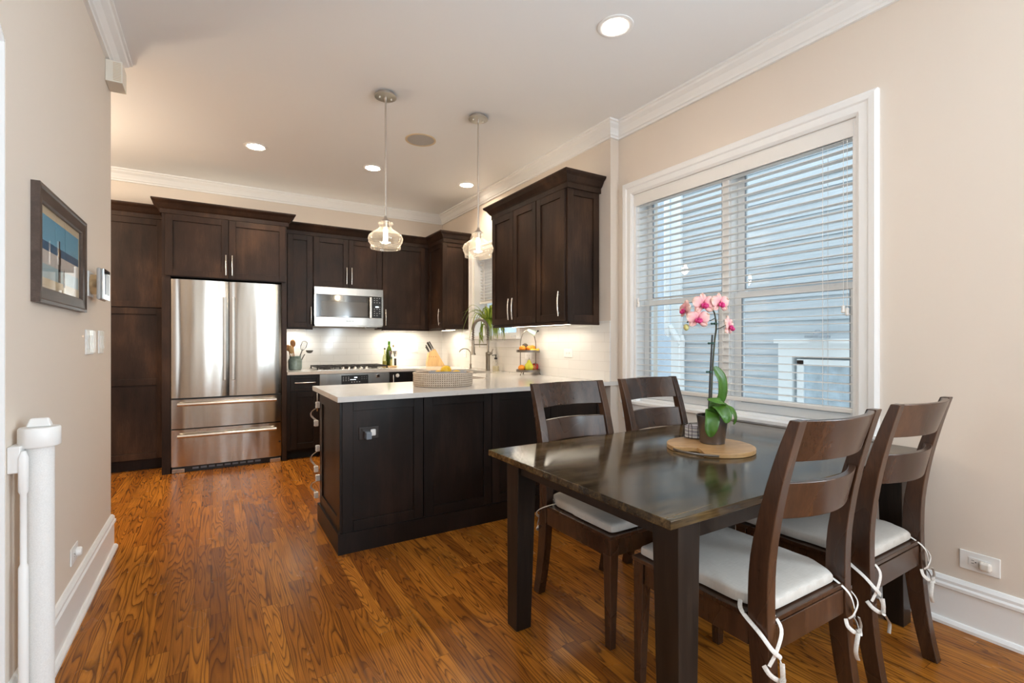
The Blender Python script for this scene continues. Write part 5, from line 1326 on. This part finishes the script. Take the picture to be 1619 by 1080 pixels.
# ------------------------------------------------------------------ dining chairs (local: sitter looks to +y)
ch = thing('dining_chair', 'x', 'chair', (0, 0, 0), 0)
H = M['chair']
def lerp_prof(tab, z):
    for (z0, v0), (z1, v1) in zip(tab, tab[1:]):
        if z <= z1:
            u = (z - z0) / (z1 - z0); return v0 + (v1 - v0) * u
    return tab[-1][1]
rear = [(0, -0.302), (0.10, -0.282), (0.22, -0.265), (0.36, -0.254), (0.48, -0.250), (0.62, -0.254), (0.78, -0.277), (0.92, -0.309), (1.022, -0.337)]
front = [(0, -0.256), (0.10, -0.232), (0.22, -0.210), (0.36, -0.194), (0.48, -0.190), (0.62, -0.197), (0.78, -0.230), (0.92, -0.271), (1.022, -0.309)]
def curve_z(tab, n=26):
    P = smooth_path([(0, v, z) for z, v in tab], 3); return [(p.y, p.z) for p in P]
rp, fp = curve_z(rear), curve_z(front)
for s in (-1, 1):
    bm = BM(); add_prism(bm, fp + rp[::-1], 0, s * 0.2325 - (0.04 if s > 0 else 0), s * 0.2325 + (0 if s > 0 else 0.04))
    obj('rear_leg', bm, H, ch, bevel=0.003)
    bm = BM(); x0 = s * 0.236; w = 0.046; wb = 0.031
    xa, xb = (x0, x0 + w) if s < 0 else (x0 - w, x0); xc, xd = (x0, x0 + wb) if s < 0 else (x0 - wb, x0)
    add_hexa(bm, [(xc, 0.250 - wb, 0), (xd, 0.250 - wb, 0), (xd, 0.250, 0), (xc, 0.250, 0)], [(xa, 0.252 - w, 0.445), (xb, 0.252 - w, 0.445), (xb, 0.252, 0.445), (xa, 0.252, 0.445)])
    obj('front_leg', bm, H, ch, bevel=0.003)
def rail(z0, z1, bow, th=0.021):
    bm = BM(); n = 14; loops = []
    for k_ in range(n + 1):
        u = k_ / n; x = -0.1926 + 0.3852 * u; b = bow * (1 - (2 * u - 1) ** 2)
        q = []
        for z in (z0, z1):
            yc = (lerp_prof(rear, z) + lerp_prof(front, z)) / 2 - b
            q += [(x, yc - th / 2, z), (x, yc + th / 2, z)]
        loops.append([bm.verts.new(p) for p in (q[0], q[1], q[3], q[2])])
    for a, b in zip(loops, loops[1:]):
        for j in range(4): bm.faces.new([a[j], b[j], b[(j + 1) % 4], a[(j + 1) % 4]])
    bm.faces.new(loops[0]); bm.faces.new(loops[-1][::-1])
    return bm
obj('top_rail', rail(0.903, 1.020, 0.044), H, ch, bevel=0.003)
obj('lower_rail', rail(0.735, 0.842, 0.048), H, ch, bevel=0.003)
bm = BM()
add_box(bm, -0.190, 0.190, 0.224, 0.248, 0.368, 0.440); add_box(bm, -0.1925, 0.1925, -0.246, -0.225, 0.358, 0.436)
for s in (-1, 1): x = s * 0.217; add_box(bm, x - 0.012, x + 0.012, -0.19, 0.206, 0.362, 0.440)
obj('apron', bm, H, ch, bevel=0.002)
bm = BM(); add_prism(bm, [(-0.192, -0.246), (0.192, -0.246), (0.192, -0.188), (0.236, -0.186), (0.240, 0.256), (-0.240, 0.256), (-0.236, -0.186), (-0.192, -0.188)], 2, 0.4402, 0.4545)
obj('seat', bm, H, ch, bevel=0.002)

# cushion with ties
cu = thing('seat_cushion', 'x', 'cushion', (0, 0, 0.455), 0)
bm = BM(); nx, ny = 26, 26; grid_t, grid_b = {}, {}
def edge_x(y): return 0.212 + (0.006 if y > 0 else 0.0) - (0.050 * max(0, (-0.12 - y) / 0.11) ** 1.6 if y < -0.12 else 0)
for i in range(nx + 1):
    for j in range(ny + 1):
        u, v = -1 + 2 * i / nx, -1 + 2 * j / ny
        su = math.sin(u * PI / 2); sv = math.sin(v * PI / 2)
        y = 0.005 + 0.235 * sv
        rc = 0.0
        x = edge_x(y) * su
        if v > 0.8: x *= 1 - 0.12 * ((v - 0.8) / 0.2) ** 2.5 * abs(su) ** 6
        e = (1 - abs(u) ** 6) * (1 - abs(v) ** 6); e = max(0, e) ** 0.42
        wob = 0.0018 * math.sin(9 * x * 10) * math.cos(7 * y * 10)
        grid_t[i, j] = bm.verts.new((x, y, 0.014 + (0.026 + wob) * e)); grid_b[i, j] = bm.verts.new((x, y, 0.014 - 0.0135 * e))
for i in range(nx):
    for j in range(ny):
        bm.faces.new([grid_t[i, j], grid_t[i + 1, j], grid_t[i + 1, j + 1], grid_t[i, j + 1]])
        bm.faces.new([grid_b[i, j], grid_b[i, j + 1], grid_b[i + 1, j + 1], grid_b[i + 1, j]])
bmesh.ops.remove_doubles(bm, verts=bm.verts, dist=0.0004)
obj('pad', bm, M['linen'], cu, smooth=True)
def tie(s, seed):
    rr = random.Random(seed)
    bm = BM(); X = lambda x: s * x
    z0 = 0.012; w = 0.0062
    def ribbon(pts, ww=w): add_tube(bm, smooth_path([(X(a), b, c) for a, b, c in pts], 5), ww, 6, 0.28)
    # two straps from the pad corner, crossing behind the post
    ribbon([(0.175, -0.195, z0), (0.178, -0.225, z0 - 0.005), (0.188, -0.263, z0 - 0.035), (0.215, -0.266, z0 - 0.085), (0.238, -0.258, z0 - 0.125)])
    ribbon([(0.205, -0.150, z0), (0.236, -0.175, z0 - 0.012), (0.243, -0.235, z0 - 0.045), (0.238, -0.266, z0 - 0.075), (0.205, -0.270, z0 - 0.105), (0.190, -0.262, z0 - 0.118)])
    # band round the post above the knot and the knot itself
    ribbon([(0.186, -0.255, z0 - 0.120), (0.184, -0.262, z0 - 0.140), (0.200, -0.274, z0 - 0.158), (0.220, -0.276, z0 - 0.160), (0.240, -0.262, z0 - 0.145), (0.242, -0.245, z0 - 0.128)])
    kn_ = [(0.205, -0.277, z0 - 0.150), (0.214, -0.284, z0 - 0.166), (0.224, -0.279, z0 - 0.158), (0.214, -0.283, z0 - 0.147), (0.204, -0.280, z0 - 0.162), (0.216, -0.285, z0 - 0.155)]
    ribbon(kn_, 0.0052)
    ribbon([(0.210, -0.281, z0 - 0.160), (0.195, -0.285, z0 - 0.175 + rr.uniform(-.01, .01)), (0.178, -0.287, z0 - 0.205), (0.172 + rr.uniform(-.02, .02), -0.288, z0 - 0.235)])
    ribbon([(0.214, -0.282, z0 - 0.156), (0.218, -0.284, z0 - 0.135), (0.214, -0.280, z0 - 0.112)])
    return obj('tie', bm, M['rope'], cu, smooth=True)
tie(-1, 1); tie(1, 2)
chairs = [((1.530, 1.015), R(-0.5), 'brown dining chair nearest the camera with its back to us'),
          ((2.152, 1.025), R(0), 'brown dining chair with its back to us beside the wall outlet'),
          ((1.574, 1.685), R(180), 'brown dining chair facing us in front of the peninsula'),
          ((2.175, 1.690), R(180), 'brown dining chair facing us beside the window')]
clabels = ['linen cushion tied to the chair nearest the camera', 'linen cushion tied to the chair beside the wall outlet', 'linen cushion tied to the chair in front of the peninsula', 'linen cushion tied to the chair beside the window under the table']
for i, ((x, y), rz, lab) in enumerate(chairs):
    c_ = ch if i == 0 else dup(ch, (x, y, 0), rz)
    c_.location = (x, y, 0); c_.rotation_euler = (0, 0, rz); c_['label'] = lab; c_['group'] = 'dining chairs round the table'
    q = cu if i == 0 else dup(cu, (x, y, 0.455), rz)
    q.location = (x, y, 0.455); q.rotation_euler = (0, 0, rz); q['label'] = clabels[i]; q['group'] = 'linen cushions on the dining chairs'

# ------------------------------------------------------------------ on the table
bdx, bdy, brz = 1.885, 1.380, R(-31)
bd = thing('serving_board', 'large round wooden board under the orchid pot', 'board', (bdx, bdy, TZ), brz)
bm = BM(); pts = []
for k_ in range(48):
    a = 2 * PI * k_ / 48
    rr = 0.185
    x, y = rr * math.cos(a), rr * math.sin(a)
    d = math.degrees(a) % 360
    if 196 < d < 240:                                  # kidney shaped finger scoop at the front left
        u = (d - 196) / 44
        rr = 0.185 - 0.078 * math.sin(PI * u) ** 0.7
        x, y = rr * math.cos(a), rr * math.sin(a)
    pts.append((x, y))
add_prism(bm, pts, 2, 0.0004, 0.020); obj('disc', bm, M['mango'], bd, bevel=0.003)
bm = BM(); add_tube(bm, [(0.1862 * math.cos(R(a)), 0.1862 * math.sin(R(a)), 0.010) for a in range(194, 262, 4)], 0.0022, 6, 2.6); obj('metal_band', bm, M['bronze'], bd)

ORX, ORY, ORZ = 1.925, 1.398, TZ + 0.0203
fwd = Vector((0.5227, 0.8525, 0)); rt = Vector((0.8525, -0.5227, 0)); upv = Vector((0, 0, 1))
op = thing('potted_orchid', 'pink orchid in a dark metal pot on the round board', 'orchid', (ORX, ORY, ORZ))
def L(a, u, b=0.0): return rt * a + upv * u - fwd * b         # a right, u up, b toward the viewer side of the room
lathe_obj('pot', [(0.050, 0.0003), (0.053, 0.002), (0.0555, 0.030), (0.0562, 0.031), (0.060, 0.065), (0.0608, 0.066), (0.068, 0.126), (0.065, 0.127), (0.056, 0.03), (0.0, 0.02)], M['potmetal'], op, seg=48)
lathe_obj('soil', [(0.0625, 0.110), (0.03, 0.114), (0, 0.113)], M['soil'], op, seg=28)
bm = BM(); add_tube(bm, [L(-0.018, 0.10), L(-0.010, 0.30), L(0.0, 0.49)], 0.0042, 8); obj('stake', bm, M['stake'], op, smooth=True)
bm = BM(); add_tube(bm, smooth_path([L(-0.012, 0.10, 0.008), L(-0.003, 0.32, 0.008), L(0.008, 0.46, 0.006), L(0.016, 0.52, 0.004), L(0.012, 0.565, 0.006), L(-0.002, 0.600, 0.012), L(-0.04, 0.612, 0.012), L(-0.085, 0.585, 0.01), L(-0.118, 0.545, 0.01)], 5), [0.0042] * 20 + [0.0034] * 21, 8); obj('stem', bm, M['stem'], op, smooth=True)
bm = BM(); add_tube(bm, [L(0.016, 0.515), L(0.030, 0.520, 0.01), L(0.060, 0.535, 0.012)], 0.002, 6); obj('twig', bm, M['stem'], op, smooth=True)
bm = BM(); add_tube(bm, [L(0.010, 0.565), L(-0.008, 0.555), L(-0.014, 0.556)], 0.002, 6); obj('twig', bm, M['stem'], op, smooth=True)
bm = BM(); add_tube(bm, [L(0.0, 0.6), L(0.02, 0.62), L(0.032, 0.632)], 0.002, 6); obj('twig', bm, M['stem'], op, smooth=True)
for (a, u) in ((-0.012, 0.322), (-0.004, 0.452), (0.010, 0.541)):
    bm = BM(); add_lathe(bm, [(0.006, -0.005), (0.009, -0.003), (0.009, 0.003), (0.006, 0.005)], L(a + 0.003, u, 0.004), 12); add_ball(bm, L(a - 0.013, u, 0.004), 0.007, 0.006, 0.005, 10); obj('clip', bm, M['clip'], op, smooth=True)
def leaf(pts, w, nrm):
    bm = BM(); P = smooth_path(pts, 7); n = len(P); rows = []
    nrm = Vector(nrm)
    for i, p in enumerate(P):
        tg = (P[min(i + 1, n - 1)] - P[max(i - 1, 0)]).normalized(); s = tg.cross(nrm).normalized(); nn = s.cross(tg)
        f = i / (n - 1); ww = w * (math.sin(PI * (0.08 + 0.92 * f)) ** 0.6 if f < 1 else 0.0) * (0.75 + 0.25 * f)
        if f > 0.97: ww = w * 0.12
        row = []
        for k_ in range(-3, 4):
            q = k_ / 3; row.append(bm.verts.new(p + s * ww * q + nn * ww * 0.22 * (abs(q) ** 1.5) * 1.0))
        rows.append(row)
    for a, b in zip(rows, rows[1:]):
        for j in range(6): bm.faces.new([a[j], a[j + 1], b[j + 1], b[j]])
    return obj('leaf', bm, M['leafg'], op, smooth=True, solid=0.0022)
vw = -fwd
leaf([L(0.0, 0.112, 0.0), L(0.020, 0.160, -0.01), L(0.044, 0.215, -0.005), L(0.042, 0.285, 0.0), L(0.022, 0.325, 0.0), L(0.006, 0.345, 0.0)], 0.029, vw + rt * 0.35)
leaf([L(0.012, 0.118, 0.0), L(0.034, 0.165, 0.03), L(0.022, 0.190, 0.055), L(-0.010, 0.196, 0.065), L(-0.046, 0.203, 0.058)], 0.026, vw * 0.3 + upv * 0.35 + Vector((0, 0, 0.1)))
leaf([L(-0.004, 0.116, 0.0), L(-0.002, 0.172, 0.035), L(0.008, 0.168, 0.075), L(0.018, 0.138, 0.098), L(0.022, 0.105, 0.100)], 0.036, vw + upv * 0.6)
leaf([L(-0.010, 0.114, 0.0), L(-0.022, 0.145, 0.04), L(-0.034, 0.118, 0.082), L(-0.044, 0.075, 0.090), L(-0.043, 0.042, 0.086)], 0.034, vw + upv * 0.4 - rt * 0.2)
leaf([L(0.012, 0.114, 0.0), L(0.048, 0.150, 0.0), L(0.080, 0.148, 0.01), L(0.096, 0.118, 0.012), L(0.092, 0.084, 0.010)], 0.026, rt * 0.8 + upv * 0.5 + vw * 0.8)
def flower(a, u, b, yaw, tilt, s=1.0, half=False):
    f = bpy.data.objects.new('flower', None); COL.objects.link(f); f.parent = op; f.location = L(a, u, b)
    f.rotation_euler = (R(tilt), 0, R(-31.5 + yaw)); f.scale = (s, s, s)
    def pet(ang, ln, w, y0=0.0, mat=M['petal'], nm='petal', cup=0.18):
        bm = BM(); uv = bm.loops.layers.uv.new('UVMap'); n, m_ = 10, 8; V = {}
        for i in range(n + 1):
            t_ = i / n; ww = w * (math.sin(PI * min(1, 0.06 + t_ * 0.94)) ** 0.55) * (0.72 + 0.28 * t_)
            if i == n: ww = w * 0.10
            for j in range(m_ + 1):
                q = -1 + 2 * j / m_
                lx_ = ww * q; lz_ = 0.004 + ln * t_ - 0.0 * q
                ly_ = y0 - cup * ln * (t_ * (1 - t_)) * 2 + 0.20 * ww * q * q * (1 if t_ < 0.9 else 0.5) + 0.004 * math.sin(5 * q + 4 * t_) * t_
                ca, sa = math.cos(ang), math.sin(ang)
                V[i, j] = bm.verts.new((lx_ * ca + lz_ * sa, ly_, -lx_ * sa + lz_ * ca))
        for i in range(n):
            for j in range(m_):
                fc_ = bm.faces.new([V[i, j], V[i, j + 1], V[i + 1, j + 1], V[i + 1, j]])
                for lp, (jj, ii) in zip(fc_.loops, ((j, i), (j + 1, i), (j + 1, i + 1), (j, i + 1))): lp[uv].uv = (jj / m_, ii / n)
        return obj(nm, bm, mat, f, smooth=True, solid=0.0012)
    pet(0, 0.038, 0.0165, 0.003); pet(R(128), 0.036, 0.0145, 0.003); pet(R(-128), 0.036, 0.0145, 0.003)
    pet(R(72), 0.040, 0.026, -0.001); pet(R(-72), 0.040, 0.026, -0.001)
    bm = BM(); add_ball(bm, (0, -0.010, -0.002), 0.006, 0.008, 0.006, 12); add_ball(bm, (0.0, -0.014, -0.012), 0.0085, 0.009, 0.0075, 12); add_ball(bm, (-0.009, -0.010, -0.007), 0.0055, 0.004, 0.008, 10); add_ball(bm, (0.009, -0.010, -0.007), 0.0055, 0.004, 0.008, 10)
    lp_ = obj('lip', bm, M['lip'], f, smooth=True); lp_['label'] = 'magenta lip'
    return f
flower(-0.047, 0.628, 0.02, 4, -8, 1.25)
flower(0.030, 0.632, 0.012, 18, -6, 1.15)
flower(-0.076, 0.560, 0.03, -6, -10, 1.2)
flower(0.066, 0.528, 0.02, 48, -4, 1.15)
flower(-0.118, 0.605, -0.015, -82, -6, 1.1)
bm = BM(); add_ball(bm, L(-0.122, 0.524, 0.01), 0.0125, 0.0125, 0.015, 14); bu = obj('bud', bm, M['bud'], op, smooth=True)
# coaster rack
cs_ = thing('coaster_rack', 'small round wire coaster holder behind the orchid pot', 'coaster holder', (1.955, 1.515, TZ + 0.0203))
bm = BM(); 
for z_ in (0.004, 0.062): add_tube(bm, [(0.052 * math.cos(R(a)), 0.052 * math.sin(R(a)), z_) for a in range(0, 361, 15)], 0.0011, 6)
for a in (150, 195, 240, 285):
    d = Vector((math.cos(R(a)), math.sin(R(a)), 0)); s = Vector((-d.y, d.x, 0))
    add_tube(bm, smooth_path([d * 0.053 - s * 0.008 + upv * 0.003, d * 0.053 - s * 0.008 + upv * 0.06, d * 0.054 + upv * 0.074, d * 0.053 + s * 0.008 + upv * 0.06, d * 0.053 + s * 0.008 + upv * 0.003], 4), 0.0014, 6)
obj('wire', bm, M['iron'], cs_, smooth=True)
co0 = None
cmat = [plain('white_coaster', (0.72, 0.71, 0.70), 0.6), plain('grey_coaster', (0.42, 0.40, 0.45), 0.6)]
clab = ['lowest', 'second lowest', 'third', 'fourth', 'fifth', 'topmost']
for k_ in range(6):
    bm = BM(); add_lathe(bm, [(0.046, 0.0), (0.047, 0.001), (0.047, 0.006), (0.046, 0.007), (0, 0.007)], (0, 0, 0), 32)
    o = obj('coaster', bm, cmat[k_ % 2], None, smooth=True); o.location = (1.955, 1.515, TZ + 0.0265 + k_ * 0.0085)
    tag(o, clab[k_] + ' round coaster in the wire holder behind the orchid', 'coaster', 'coasters in the wire holder')
